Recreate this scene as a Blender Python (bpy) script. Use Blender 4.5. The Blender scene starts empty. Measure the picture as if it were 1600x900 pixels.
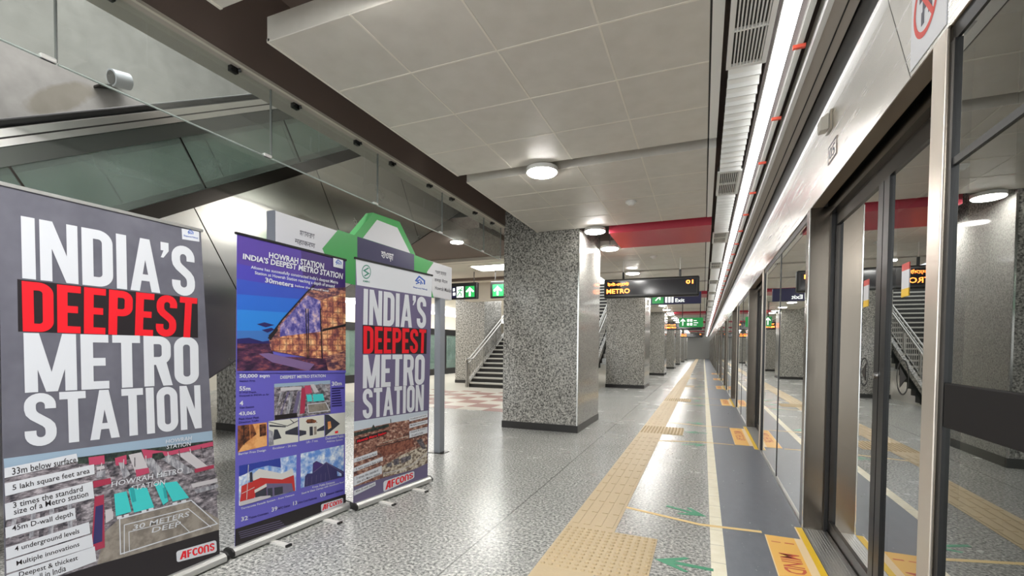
import bpy, math, random
from mathutils import Vector, Matrix
random.seed(7)
S = bpy.context.scene
COL = S.collection

# ------------------------------------------------------------ camera, world, exposure
F_PX, YAW, PITCH, ROLL, CY, EYE = 725.0, math.radians(22.4), math.radians(-1.5), math.radians(0.54), 562.0, Vector((0, 0, 1.4))
_f = Vector((-math.sin(YAW)*math.cos(PITCH), math.cos(YAW)*math.cos(PITCH), math.sin(PITCH)))
_r = Vector((math.cos(YAW), math.sin(YAW), 0)); _u = _r.cross(_f)
C_R = _r*math.cos(ROLL)+_u*math.sin(ROLL); C_U = -_r*math.sin(ROLL)+_u*math.cos(ROLL); C_F = _f
cam = bpy.data.cameras.new('camera'); camo = bpy.data.objects.new('camera', cam); COL.objects.link(camo)
cam.sensor_fit = 'HORIZONTAL'; cam.sensor_width = 36; cam.lens = 36*F_PX/1600
cam.shift_y = (CY-450)/1600; cam.clip_start = 0.02; cam.clip_end = 300
camo.matrix_world = Matrix(((C_R.x, C_U.x, -C_F.x, EYE.x), (C_R.y, C_U.y, -C_F.y, EYE.y), (C_R.z, C_U.z, -C_F.z, EYE.z), (0, 0, 0, 1)))
S.camera = camo
W = bpy.data.worlds.new('world'); S.world = W; W.use_nodes = True
W.node_tree.nodes['Background'].inputs[0].default_value = (0.93, 0.97, 1.0, 1)
W.node_tree.nodes['Background'].inputs[1].default_value = 1.45
S.view_settings.view_transform = 'Standard'; S.view_settings.look = 'None'
S.view_settings.gamma = 1; S.view_settings.use_curve_mapping = False
S.view_settings.exposure = 0.72
S.cycles.max_bounces = 12; S.cycles.transparent_max_bounces = 24; S.cycles.diffuse_bounces = 5; S.cycles.glossy_bounces = 6
S.cycles.sample_clamp_indirect = 8
LED_E, LAMP_E, PANEL_E = 3.8, 80.0, 30.0

def area(name, loc, size, power, rot=(0, 0, 0), color=(1, 1, 1)):
    l = bpy.data.lights.new(name, 'AREA'); l.shape = 'RECTANGLE'; l.size, l.size_y = size; l.energy = power; l.color = color
    o = bpy.data.objects.new(name, l); COL.objects.link(o); o.location = loc; o.rotation_euler = rot
    return o
# concourse ceiling lamps left of the view, out of frame, then added fill lights
area('concourse_ceiling_lamp', (-10.5, 13, 3.35), (3, 6), 150)
area('concourse_ceiling_lamp', (-9.5, 20, 3.35), (4, 8), 280)
area('shaft_fill', (-4.8, 1.5, 8.2), (2.2, 6), 520)  # unseen light added to brighten the concrete of the shaft
area('behind_camera_fill', (-1.4, -1.6, 3.3), (0.5, 4.5), 150)  # unseen fill added behind the camera to lift the faces turned to it

# ------------------------------------------------------------ materials
def lin(c):
    c /= 255.0
    return c/12.92 if c <= 0.04045 else ((c+0.055)/1.055)**2.4
MATS = {}
def mat(name, rgb, rough=0.5, metal=0.0, spec=0.5, emit=0.0, bump=0.0, bscale=60, aniso=0.0):
    if name in MATS: return MATS[name]
    m = bpy.data.materials.new(name); m.use_nodes = True; b = m.node_tree.nodes['Principled BSDF']
    c = (lin(rgb[0]), lin(rgb[1]), lin(rgb[2]), 1)
    b.inputs['Base Color'].default_value = c; b.inputs['Roughness'].default_value = rough
    b.inputs['Metallic'].default_value = metal; b.inputs['Specular IOR Level'].default_value = spec
    if emit:
        b.inputs['Emission Color'].default_value = c; b.inputs['Emission Strength'].default_value = emit
    if bump:
        N = m.node_tree.nodes; L = m.node_tree.links
        t = N.new('ShaderNodeTexCoord'); n = N.new('ShaderNodeTexNoise'); n.inputs['Scale'].default_value = bscale
        L.new(t.outputs['Object'], n.inputs['Vector']); bp = N.new('ShaderNodeBump'); bp.inputs['Strength'].default_value = bump
        bp.inputs['Distance'].default_value = 0.01; L.new(n.outputs['Fac'], bp.inputs['Height']); L.new(bp.outputs['Normal'], b.inputs['Normal'])
    MATS[name] = m; return m

class NB:
    """small node graph helper"""
    def __init__(s, name):
        s.m = bpy.data.materials.new(name); s.m.use_nodes = True; s.N = s.m.node_tree.nodes; s.L = s.m.node_tree.links
        s.b = s.N['Principled BSDF']; s.tc = s.N.new('ShaderNodeTexCoord').outputs['Object']; MATS[name] = s.m
    def put(s, sock, v):
        if isinstance(v, bpy.types.NodeSocket): s.L.new(v, sock)
        elif v is not None: sock.default_value = v
    def math(s, op, a, b=None, c=None):
        n = s.N.new('ShaderNodeMath'); n.operation = op; s.put(n.inputs[0], a); s.put(n.inputs[1], b); s.put(n.inputs[2], c); return n.outputs[0]
    def noise(s, scale, detail=2, rough=0.5, vec=None):
        n = s.N.new('ShaderNodeTexNoise'); n.inputs['Scale'].default_value = scale; n.inputs['Detail'].default_value = detail
        n.inputs['Roughness'].default_value = rough; s.L.new(vec or s.tc, n.inputs['Vector']); return n.outputs['Fac']
    def voro(s, scale, out='Color', vec=None):
        n = s.N.new('ShaderNodeTexVoronoi'); n.inputs['Scale'].default_value = scale; s.L.new(vec or s.tc, n.inputs['Vector']); return n.outputs[out]
    def scaled(s, v):
        n = s.N.new('ShaderNodeMapping'); n.inputs['Scale'].default_value = v; s.L.new(s.tc, n.inputs['Vector']); return n.outputs[0]
    def ramp(s, fac, stops, interp='LINEAR'):
        n = s.N.new('ShaderNodeValToRGB'); n.color_ramp.interpolation = interp; s.L.new(fac, n.inputs['Fac'])
        e = n.color_ramp.elements
        while len(e) < len(stops): e.new(0.5)
        for k, (p, c) in enumerate(stops):
            e[k].position = p; e[k].color = (lin(c[0]), lin(c[1]), lin(c[2]), 1)
        return n.outputs[0]
    def mix(s, fac, a, b, mode='MIX'):
        n = s.N.new('ShaderNodeMix'); n.data_type = 'RGBA'; n.blend_type = mode
        s.put(n.inputs[0], fac); s.put(n.inputs[6], a); s.put(n.inputs[7], b); return n.outputs[2]
    def rgb(s, c): return (lin(c[0]), lin(c[1]), lin(c[2]), 1)
    def xyz(s):
        n = s.N.new('ShaderNodeSeparateXYZ'); s.L.new(s.tc, n.inputs[0]); return n.outputs
    def line(s, coord, x0, period, half):
        """1 on thin lines every `period` starting at x0"""
        d = s.math('DIVIDE', s.math('SUBTRACT', coord, x0), period)
        d = s.math('ABSOLUTE', s.math('SUBTRACT', d, s.math('ROUND', d)))
        return s.math('LESS_THAN', d, half/period)
    def base(s, v, rough=0.5, metal=0.0, spec=0.5):
        s.put(s.b.inputs['Base Color'], v); s.put(s.b.inputs['Roughness'], rough); s.b.inputs['Metallic'].default_value = metal
        s.b.inputs['Specular IOR Level'].default_value = spec; return s.m
    def bump(s, h, strength, dist=0.01):
        bp = s.N.new('ShaderNodeBump'); bp.inputs['Strength'].default_value = strength; bp.inputs['Distance'].default_value = dist
        s.L.new(h, bp.inputs['Height']); s.L.new(bp.outputs['Normal'], s.b.inputs['Normal'])

def granite(name, dark, mid, light, scale, rough):
    g = NB(name); n = g.noise(scale, 2.5, 0.6)
    return g.base(g.ramp(n, [(0.38, dark), (0.46, mid), (0.54, mid), (0.60, light)]), rough)
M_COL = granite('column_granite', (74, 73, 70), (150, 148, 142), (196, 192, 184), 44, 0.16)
M_SIDE = granite('led_lit_granite', (158, 157, 152), (190, 189, 184), (214, 212, 206), 60, 0.08)  # column granite with the LED light on its side painted in as paler tones
M_COL2 = granite('stair_granite', (84, 82, 78), (146, 143, 136), (186, 182, 174), 20, 0.25)
def floor_mat():
    g = NB('floor_granite'); x, y, z = g.xyz()
    n = g.noise(46, 2.5, 0.65); c = g.ramp(n, [(0.37, (92, 93, 92)), (0.45, (152, 153, 149)), (0.54, (170, 170, 165)), (0.62, (216, 215, 209))])
    big = g.noise(1.1, 4, 0.6); c = g.mix(g.math('MULTIPLY', g.ramp(big, [(0.3, (255, 255, 255)), (0.7, (0, 0, 0))]), 0.25), c, g.rgb((104, 106, 104)))
    j = g.math('MAXIMUM', g.line(x, -1.477, 40.0, 0.006), g.math('MULTIPLY', g.math('MAXIMUM', g.line(x, -1.477, 0.9, 0.003), g.line(y, 0.3, 0.9, 0.003)), 0.35))
    c = g.mix(g.math('MULTIPLY', j, 0.7), c, g.rgb((70, 70, 68)))
    return g.base(c, g.math('MULTIPLY_ADD', big, 0.12, 0.20))
M_FLOOR = floor_mat()
def edge_mat():
    g = NB('edge_rubber'); n = g.noise(14, 4, 0.6, g.scaled((1, 0.35, 1))); x, y, z = g.xyz()
    c = g.ramp(n, [(0.3, (96, 101, 110)), (0.7, (110, 115, 124))])
    sp = g.math('MULTIPLY', g.math('GREATER_THAN', g.noise(30, 2, 0.7, g.scaled((1, 0.3, 1))), 0.70), 0.4)
    c = g.mix(sp, c, g.rgb((190, 194, 198)))
    return g.base(c, g.math('MULTIPLY_ADD', n, 0.12, 0.24))
M_EDGE = edge_mat()
def concrete_mat():
    g = NB('shaft_concrete'); n = g.noise(0.9, 5, 0.6); n2 = g.noise(7, 3)
    c = g.ramp(n, [(0.3, (118, 116, 112)), (0.7, (160, 158, 154))]); c = g.mix(0.25, c, g.ramp(n2, [(0.3, (120, 118, 114)), (0.7, (170, 168, 164))]))
    x, y, z = g.xyz()
    # brown water stain below the pipe end: an elongated blotch of the wall itself
    a = g.math('ADD', g.math('MULTIPLY', g.math('SUBTRACT', y, 2.63), 0.76), g.math('MULTIPLY', g.math('SUBTRACT', z, 3.86), 0.65))
    b = g.math('SUBTRACT', g.math('MULTIPLY', g.math('SUBTRACT', z, 3.86), 0.76), g.math('MULTIPLY', g.math('SUBTRACT', y, 2.63), 0.65))
    d = g.math('ADD', g.math('POWER', g.math('DIVIDE', a, 0.40), 2.0), g.math('POWER', g.math('DIVIDE', b, 0.12), 2.0))
    d = g.math('ADD', d, g.math('MULTIPLY', g.math('SUBTRACT', n2, 0.5), 0.8))
    k = g.ramp(d, [(0.55, (255, 255, 255)), (1.0, (0, 0, 0))])
    c = g.mix(g.math('MULTIPLY', k, 0.55), c, g.rgb((112, 104, 84)))
    return g.base(c, 0.75)
M_CONC = concrete_mat()
def steel(name, rgb, rough, stretch, var=0.08):
    g = NB(name); n = g.noise(3.0, 5, 0.65, g.scaled(stretch))
    r = g.math('MULTIPLY_ADD', n, var*2, rough-var)
    c = g.mix(g.math('MULTIPLY', n, 0.35), g.rgb(rgb), g.rgb(tuple(int(k*0.82) for k in rgb)))
    return g.base(c, r, 1.0)
M_STEEL = steel('door_steel', (122, 114, 104), 0.22, (20, 20, 0.6))
M_FASCIA = steel('fascia_steel', (240, 239, 237), 0.26, (1, 0.4, 12))
M_CLAD = steel('cladding_steel', (206, 204, 198), 0.24, (0.7, 0.7, 0.7), 0.10)
M_BRIGHT = mat('bright_steel', (225, 224, 220), 0.14, 1.0)
M_SATIN = mat('satin_aluminium', (205, 205, 203), 0.35, 1.0)
M_ALU = mat('banner_aluminium', (205, 205, 202), 0.4, 0.7)
M_RAIL = mat('railing_steel', (176, 173, 167), 0.32, 1.0)
def raft_mat():
    g = NB('ceiling_panel'); n = g.noise(6, 3)
    return g.base(g.ramp(n, [(0.3, (206, 201, 191)), (0.7, (214, 209, 200))]), 0.42)
M_RAFT = raft_mat()
M_JOINT = mat('panel_joint', (228, 222, 210), 0.5)
M_GAP = mat('panel_gap', (40, 38, 36), 0.7)
M_WHITE = mat('white_paint', (232, 231, 227), 0.4)
M_CREAM = mat('cream_paint', (214, 208, 194), 0.55)
M_BROWN = mat('brown_soffit', (112, 98, 88), 0.7)
M_BEAM = mat('beam_grey', (186, 178, 168), 0.6)
M_VOID = mat('void_brown', (128, 112, 104), 0.85)
M_BLACK = mat('black_paint', (20, 20, 21), 0.35)
M_RUBBER = mat('black_rubber', (26, 25, 25), 0.45)
M_DARK = mat('dark_steel', (62, 59, 56), 0.28, 1.0)
M_SKIRT = mat('black_skirting', (44, 42, 41), 0.3)
M_RED = mat('red_panel', (188, 52, 72), 0.35)
M_LED = mat('led_tube', (255, 255, 255), 0.5, emit=LED_E)
M_LAMP = mat('lamp_diffuser', (255, 253, 248), 0.5, emit=LAMP_E)
M_PANEL = mat('panel_diffuser', (255, 253, 248), 0.5, emit=PANEL_E)
M_TACT = mat('tactile_tan', (192, 171, 134), 0.5, bump=0.25, bscale=30)
def edge_line():
    g = NB('edge_line_tiles'); x, y, z = g.xyz(); n = g.noise(9, 4, 0.6)
    c = g.ramp(n, [(0.3, (236, 228, 200)), (0.7, (250, 244, 222))]); c = g.mix(g.math('MULTIPLY', g.line(y, 0.0, 0.3, 0.004), 0.5), c, g.rgb((120, 112, 90)))
    return g.base(c, 0.45)
M_LINE = edge_line()
M_YELLOW = mat('yellow_vinyl', (240, 196, 40), 0.4)
M_ORANGE = mat('orange_vinyl', (244, 190, 88), 0.4)
M_PALE = mat('pale_orange_vinyl', (243, 214, 168), 0.4)
M_CROSS = mat('crossline_vinyl', (236, 205, 140), 0.5)
M_REDINK = mat('red_ink', (206, 92, 60), 0.5)
M_GREENV = mat('green_vinyl', (62, 150, 112), 0.45)
M_REDSTK = mat('red_sticker', (214, 84, 76), 0.5)
M_GREYINK = mat('grey_ink', (88, 88, 98), 0.5)
M_CLIP = mat('red_clip', (214, 84, 62), 0.5)
M_AMBER = mat('amber_led', (255, 128, 50), 0.5, emit=4.0)
M_SIGNGREEN = mat('sign_green', (58, 160, 78), 0.4)
M_SIGNNAVY = mat('sign_navy', (44, 42, 84), 0.35)
M_SIGNWHITE = mat('sign_white', (214, 215, 219), 0.4)
M_EXITGREEN = mat('exit_green', (24, 132, 62), 0.4, emit=0.35)
M_EXITWHITE = mat('exit_white', (235, 240, 236), 0.4, emit=0.7)
M_EXITNAVY = mat('exit_navy', (24, 24, 70), 0.4)
M_POSTD = mat('post_dark_grey', (106, 110, 118), 0.45)
M_POSTL = mat('post_light_grey', (170, 174, 180), 0.4)
M_SCREEN = mat('display_screen', (34, 34, 38), 0.12)

def glass(name, tint, refl=1.7, haze=0.0, hazec=(0.5, 0.5, 0.5)):
    m = bpy.data.materials.new(name); m.use_nodes = True; N = m.node_tree.nodes; L = m.node_tree.links
    N.remove(N['Principled BSDF']); out = N['Material Output']
    tr = N.new('ShaderNodeBsdfTransparent'); tr.inputs[0].default_value = (*tint, 1)
    gl = N.new('ShaderNodeBsdfGlossy'); gl.inputs['Roughness'].default_value = 0.0; gl.inputs['Color'].default_value = (0.96, 0.97, 0.96, 1)
    fr = N.new('ShaderNodeFresnel'); fr.inputs['IOR'].default_value = 1.5
    ge = N.new('ShaderNodeNewGeometry')
    a = N.new('ShaderNodeMath'); a.operation = 'MULTIPLY'; a.inputs[1].default_value = refl; L.new(fr.outputs[0], a.inputs[0])
    b = N.new('ShaderNodeMath'); b.operation = 'SUBTRACT'; b.inputs[0].default_value = 1; L.new(ge.outputs['Backfacing'], b.inputs[1])
    c = N.new('ShaderNodeMath'); c.operation = 'MULTIPLY'; c.use_clamp = True; L.new(a.outputs[0], c.inputs[0]); L.new(b.outputs[0], c.inputs[1])
    base = tr.outputs[0]
    if haze:
        df = N.new('ShaderNodeBsdfDiffuse'); df.inputs[0].default_value = (*hazec, 1)
        n = N.new('ShaderNodeTexNoise'); n.inputs['Scale'].default_value = 2.2; n.inputs['Detail'].default_value = 5
        t = N.new('ShaderNodeTexCoord'); L.new(t.outputs['Object'], n.inputs['Vector'])
        h = N.new('ShaderNodeMath'); h.operation = 'MULTIPLY'; h.inputs[1].default_value = haze*2; L.new(n.outputs['Fac'], h.inputs[0])
        hm = N.new('ShaderNodeMixShader'); L.new(h.outputs[0], hm.inputs[0]); L.new(base, hm.inputs[1]); L.new(df.outputs[0], hm.inputs[2]); base = hm.outputs[0]
    mx = N.new('ShaderNodeMixShader'); L.new(c.outputs[0], mx.inputs[0]); L.new(base, mx.inputs[1]); L.new(gl.outputs[0], mx.inputs[2]); L.new(mx.outputs[0], out.inputs['Surface'])
    MATS[name] = m; return m
M_GLASS = glass('screen_glass', (0.72, 0.76, 0.72), 3.0)
M_SMOKE = glass('smoke_barrier_glass', (0.93, 0.96, 0.94), 1.3, 0.09, (0.62, 0.62, 0.60))
M_ESCG = glass('escalator_glass', (0.64, 0.73, 0.68), 1.3, 0.26, (0.46, 0.53, 0.49))
M_FARG = glass('far_screen_glass', (0.6, 0.72, 0.68), 2.0, 0.25, (0.35, 0.46, 0.42))

# ------------------------------------------------------------ mesh helpers
LOC = {}                       # world location of every object made here (children inherit the root's)
class MB:
    def __init__(s): s.v = []; s.f = []; s.mi = []; s.mats = []
    def m(s, mt):
        if mt not in s.mats: s.mats.append(mt)
        return s.mats.index(mt)
    def face(s, pts, mt):
        k = len(s.v); s.v += [tuple(p) for p in pts]; s.f.append(tuple(range(k, k+len(pts)))); s.mi.append(s.m(mt)); return s
    def mesh(s, vs, fs, mt):
        k = len(s.v); s.v += [tuple(p) for p in vs]; i = s.m(mt)
        for f in fs: s.f.append(tuple(k+a for a in f)); s.mi.append(i)
        return s
    def box(s, x0, x1, y0, y1, z0, z1, mt):
        x0, x1 = sorted((x0, x1)); y0, y1 = sorted((y0, y1)); z0, z1 = sorted((z0, z1))
        vs = [(x0, y0, z0), (x1, y0, z0), (x1, y1, z0), (x0, y1, z0), (x0, y0, z1), (x1, y0, z1), (x1, y1, z1), (x0, y1, z1)]
        return s.mesh(vs, [(0, 3, 2, 1), (4, 5, 6, 7), (0, 1, 5, 4), (1, 2, 6, 5), (2, 3, 7, 6), (3, 0, 4, 7)], mt)
    def prism(s, poly, d, mt):
        """poly: planar points; d: extrusion vector"""
        n = len(poly); d = Vector(d); a = [Vector(p) for p in poly]; nn = Vector((0, 0, 0))
        for i in range(n): nn += a[i].cross(a[(i+1) % n])
        if nn.dot(d) > 0: a.reverse()
        b = [p+d for p in a]
        fs = [tuple(range(n)), tuple(range(2*n-1, n-1, -1))] + [((i+1) % n, i, i+n, (i+1) % n+n) for i in range(n)]
        return s.mesh(a+b, fs, mt)
    def cyl(s, p0, p1, r, mt, n=14, r1=None):
        p0, p1 = Vector(p0), Vector(p1); ax = (p1-p0).normalized(); r1 = r if r1 is None else r1
        t = Vector((0, 0, 1)) if abs(ax.z) < 0.9 else Vector((1, 0, 0)); a = ax.cross(t).normalized(); b = ax.cross(a)
        c = [(math.cos(2*math.pi*i/n), math.sin(2*math.pi*i/n)) for i in range(n)]
        vs = [p0+(a*x+b*y)*r for x, y in c]+[p1+(a*x+b*y)*r1 for x, y in c]
        fs = [tuple(range(n)), tuple(range(2*n-1, n-1, -1))]+[((i+1) % n, i, i+n, (i+1) % n+n) for i in range(n)]
        return s.mesh(vs, fs, mt)
    def tube(s, pts, r, mt, n=10):
        for a, b in zip(pts[:-1], pts[1:]): s.cyl(a, b, r, mt, n)
        return s
    def build(s, name, parent=None, bevel=0.0, smooth=False):
        off = LOC[parent.name] if parent is not None else Vector((0, 0, 0))
        me = bpy.data.meshes.new(name); me.from_pydata([Vector(p)-off for p in s.v], [], s.f)
        for mt in s.mats: me.materials.append(mt)
        me.polygons.foreach_set('material_index', s.mi)
        if smooth: me.polygons.foreach_set('use_smooth', [True]*len(me.polygons))
        me.update()
        o = bpy.data.objects.new(name, me); COL.objects.link(o); o.parent = parent; LOC[o.name] = off
        if smooth:
            sm = o.modifiers.new('edges', 'EDGE_SPLIT'); sm.split_angle = math.radians(35)
        if bevel:
            b = o.modifiers.new('bevel', 'BEVEL'); b.width = bevel; b.segments = 2; b.limit_method = 'ANGLE'; b.angle_limit = math.radians(40)
        return o
def solo(mb, name, label, cat, group=None, base=None, **k):
    """a thing that is one mesh, its origin at its base"""
    xs = [p[0] for p in mb.v]; ys = [p[1] for p in mb.v]; zs = [p[2] for p in mb.v]
    b = Vector(base) if base else Vector(((min(xs)+max(xs))/2, (min(ys)+max(ys))/2, min(zs)))
    mb.v = [tuple(Vector(p)-b) for p in mb.v]
    o = mb.build(name, None, **k); o.location = b; LOC[o.name] = b; return tag(o, label, cat, group)
def tag(o, label, cat, group=None):
    o['label'] = label; o['category'] = cat; o['kind'] = 'thing'
    if group: o['group'] = group
    return o
def thing(name, label, cat, loc, group=None):
    o = bpy.data.objects.new(name, None); COL.objects.link(o); o.location = loc; o.empty_display_size = 0.1
    LOC[o.name] = Vector(loc); return tag(o, label, cat, group)
def struct(mb, name, **k):
    o = mb.build(name, None, **k); o['kind'] = 'structure'; return o
def part_label(o, t): o['label'] = t; return o
def dup(root, loc, label=None, keep=lambda o: True):
    """copy a thing, its parts and their sub-parts"""
    r = root.copy(); COL.objects.link(r); r.location = loc; LOC[r.name] = Vector(loc)
    if label: r['label'] = label
    for ch in list(root.children):
        if not keep(ch): continue
        c = ch.copy(); COL.objects.link(c); c.parent = r
        for g in ch.children:
            if not keep(g): continue
            d = g.copy(); COL.objects.link(d); d.parent = c
    return r
ORD = ['first', 'second', 'third', 'fourth', 'fifth', 'sixth', 'seventh', 'eighth', 'ninth', 'tenth', 'eleventh', 'twelfth', 'thirteenth', 'fourteenth', 'fifteenth', 'sixteenth', 'seventeenth', 'eighteenth', 'nineteenth']
TENS = {2: 'twent', 3: 'thirt', 4: 'fort', 5: 'fift', 6: 'sixt', 7: 'sevent'}
def nth(i):
    """i from 0"""
    n = i+1
    if n < 20: return ORD[n-1]
    t, u = divmod(n, 10)
    return TENS[t]+'ieth' if u == 0 else TENS[t]+'y-'+ORD[u-1]

# lettering -----------------------------------------------------------------
_TC = {}
def text2d(body, bold=0.0, shear=0.0):
    """flat lettering as (verts, faces) scaled to the unit square of its ink"""
    k = (body, bold, shear)
    if k in _TC: return _TC[k]
    c = bpy.data.curves.new('t', 'FONT'); c.body = body; c.offset = bold; c.shear = shear; c.resolution_u = 2; c.fill_mode = 'FRONT'
    o = bpy.data.objects.new('t', c); COL.objects.link(o)
    dg = bpy.context.evaluated_depsgraph_get(); me = bpy.data.meshes.new_from_object(o.evaluated_get(dg))
    v = [(p.co.x, p.co.y) for p in me.vertices]; f = [tuple(p.vertices) for p in me.polygons]
    bpy.data.objects.remove(o); bpy.data.curves.remove(c); bpy.data.meshes.remove(me)
    x0 = min(p[0] for p in v); x1 = max(p[0] for p in v); y0 = min(p[1] for p in v); y1 = max(p[1] for p in v)
    asp = (x1-x0)/(y1-y0)
    r = ([((x-x0)/(x1-x0), (y-y0)/(y1-y0)) for x, y in v], f, asp); _TC[k] = r; return r

def strip(pts, t, closed=False):
    """thick flat stroke along pts, mitred"""
    n = len(pts); P = [Vector((*p, 0)) for p in pts]; L = []; R = []
    for i in range(n):
        a = P[i-1] if (i > 0 or closed) else None; b = P[(i+1) % n] if (i < n-1 or closed) else None
        d1 = (P[i]-a).normalized() if a is not None else None; d2 = (b-P[i]).normalized() if b is not None else None
        d = d1 if d2 is None else d2 if d1 is None else (d1+d2).normalized()
        nn = Vector((-d.y, d.x, 0)); k = 1.0
        if d1 is not None and d2 is not None: k = min(1/max(0.3, nn.dot(Vector((-d1.y, d1.x, 0)))), 2.0)
        L.append(P[i]+nn*t/2*k); R.append(P[i]-nn*t/2*k)
    v = [(p.x, p.y) for p in L+R]; m = n if closed else n-1
    return v, [(i, (i+1) % n, (i+1) % n+n, i+n) for i in range(m)]
def arc(cx, cy, rx, ry, a0, a1, n=8):
    return [(cx+rx*math.cos(math.radians(a0+(a1-a0)*i/n)), cy+ry*math.sin(math.radians(a0+(a1-a0)*i/n))) for i in range(n+1)]
def heavy(ch):
    """condensed heavy capital: (verts, faces, width) with height 1"""
    T = 0.165; H = 0.145; w = 0.46; V = []; Fc = []
    cnt = [0]
    def add(vf):
        cnt[0] += 1; k = len(V); V.extend([(a, b, cnt[0]) for a, b in vf[0]]); Fc.extend([tuple(a+k for a in f) for f in vf[1]])
    def poly(*p): add((list(p), [tuple(range(len(p)))]))
    def rect(x0, y0, x1, y1): poly((x0, y0), (x1, y0), (x1, y1), (x0, y1))
    h = T/2; r = 0.14
    if ch == 'I': w = T; rect(0, 0, T, 1)
    elif ch == 'N':
        w = 0.50; rect(0, 0, T*.92, 1); rect(w-T*.92, 0, w, 1); poly((0, 1), (T, 1), (w, 0), (w-T, 0))
    elif ch == 'M':
        w = 0.62; rect(0, 0, T*.9, 1); rect(w-T*.9, 0, w, 1); poly((0, 1), (T*1.05, 1), (w/2+T*.42, 0), (w/2-T*.42, 0)); poly((w, 1), (w-T*1.05, 1), (w/2-T*.42, 0), (w/2+T*.42, 0))
    elif ch == 'D':
        add(strip([(h, h)]+arc(w-h-r, h+r, r, r, -90, 0)+arc(w-h-r, 1-h-r, r, r, 0, 90)+[(h, 1-h)], T, True))
    elif ch == 'O':
        add(strip(arc(h+r, h+r, r, r, 180, 270)+arc(w-h-r, h+r, r, r, 270, 360)+arc(w-h-r, 1-h-r, r, r, 0, 90)+arc(h+r, 1-h-r, r, r, 90, 180), T, True))
    elif ch in 'PR':
        yb = 0.42; add(strip([(h, yb+h)]+arc(w-h-.13, yb+h+.13, .13, .13, -90, 0)+arc(w-h-.13, 1-h-.13, .13, .13, 0, 90)+[(h, 1-h)], T*.96, True)); rect(0, 0, T, 1)
        if ch == 'R': poly((w*.42, yb+.02), (w*.80, yb+.10), (w+.02, 0), (w+.02-T, 0))
    elif ch == 'E':
        w = 0.38; rect(0, 0, T, 1); rect(0, 0, w, H); rect(0, 1-H, w, 1); rect(0, .5-H/2, w*.88, .5+H/2)
    elif ch == 'T':
        w = 0.42; rect(0, 1-H, w, 1); rect(w/2-h, 0, w/2+h, 1)
    elif ch == 'A':
        w = 0.52; poly((0, 0), (T*.95, 0), (w/2+T*.42, 1), (w/2-T*.5, 1)); poly((w, 0), (w-T*.95, 0), (w/2-T*.42, 1), (w/2+T*.5, 1)); rect(w*.22, .2, w*.78, .2+H*.85)
    elif ch == 'S':
        c = h; R_ = w/2-c
        p = [(w-c, .70)]+arc(w/2, 1-c-R_, R_, R_, 0, 180, 12)+[(c, .70), (c+.015, .63), (c+.06, .57), (w/2, .5), (w-c-.06, .43), (w-c-.015, .37), (w-c, .30)]+arc(w/2, c+R_, R_, R_, 0, -180, 12)+[(c, .30)]
        add(strip(p, T))
    elif ch == "'":
        w = 0.15; rect(0, .84, w, 1); poly((0.0, .70), (.05, .70), (w, .84), (w, .86), (.06, .86))
    elif ch == ' ': w = 0.2
    return V, Fc, w
def heavy_line(body, gap=0.055):
    V = []; Fc = []; x = 0
    for i, ch in enumerate(body):
        v, f, w = heavy(ch); k = len(V); V += [(a+x, b, z+i*5) for a, b, z in v]; Fc += [tuple(q+k for q in g) for g in f]; x += w+gap*(0.4 if i+1 < len(body) and body[i+1] == "'" else 1)
    x -= gap
    return [(a/x, b, z) for a, b, z in V], Fc, x
def afcons2d():
    V = []; Fc = []; T = .17; h = T/2; x = 0
    def add(vf, dx):
        k = len(V); V.extend([(a+dx, b, k*0.2) for a, b in vf[0]]); Fc.extend([tuple(q+k for q in f) for f in vf[1]])
    add(([(0, 0), (.2, 0), (.52, 1), (.3, 1)], [(0, 1, 2, 3)]), 0); add(([(.42, 0), (.6, 0), (.6, 1), (.42, 1)], [(0, 1, 2, 3)]), 0); add(([(.2, .22), (.5, .22), (.5, .38), (.24, .38)], [(0, 1, 2, 3)]), 0)
    add(([(0, 0), (T, 0), (T, 1), (0, 1)], [(0, 1, 2, 3)]), .68); add(([(0, .84), (.44, .84), (.44, 1), (0, 1)], [(0, 1, 2, 3)]), .68); add(([(0, .44), (.36, .44), (.36, .6), (0, .6)], [(0, 1, 2, 3)]), .68)
    add(strip(arc(.25, .5, .2, .42, 40, 320, 16), T), 1.18)
    add(strip(arc(.26, .5, .19, .42, 0, 345, 20), T, True), 1.66)
    add(strip([(h, 0), (h, .72)]+arc(.26, .70, .175, .22, 180, 0, 8)+[(.435, 0)], T), 2.22)
    add(strip([(.40, .74)]+arc(.24, .74, .16, .18, 0, 180, 8)+[(.10, .62), (.24, .5), (.38, .38)]+arc(.24, .26, .15, .18, 0, -180, 8)+[(.08, .26)], T*.95), 2.80)
    W_ = 3.27
    return [(a/W_, b, z) for a, b, z in V], Fc, W_

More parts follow.
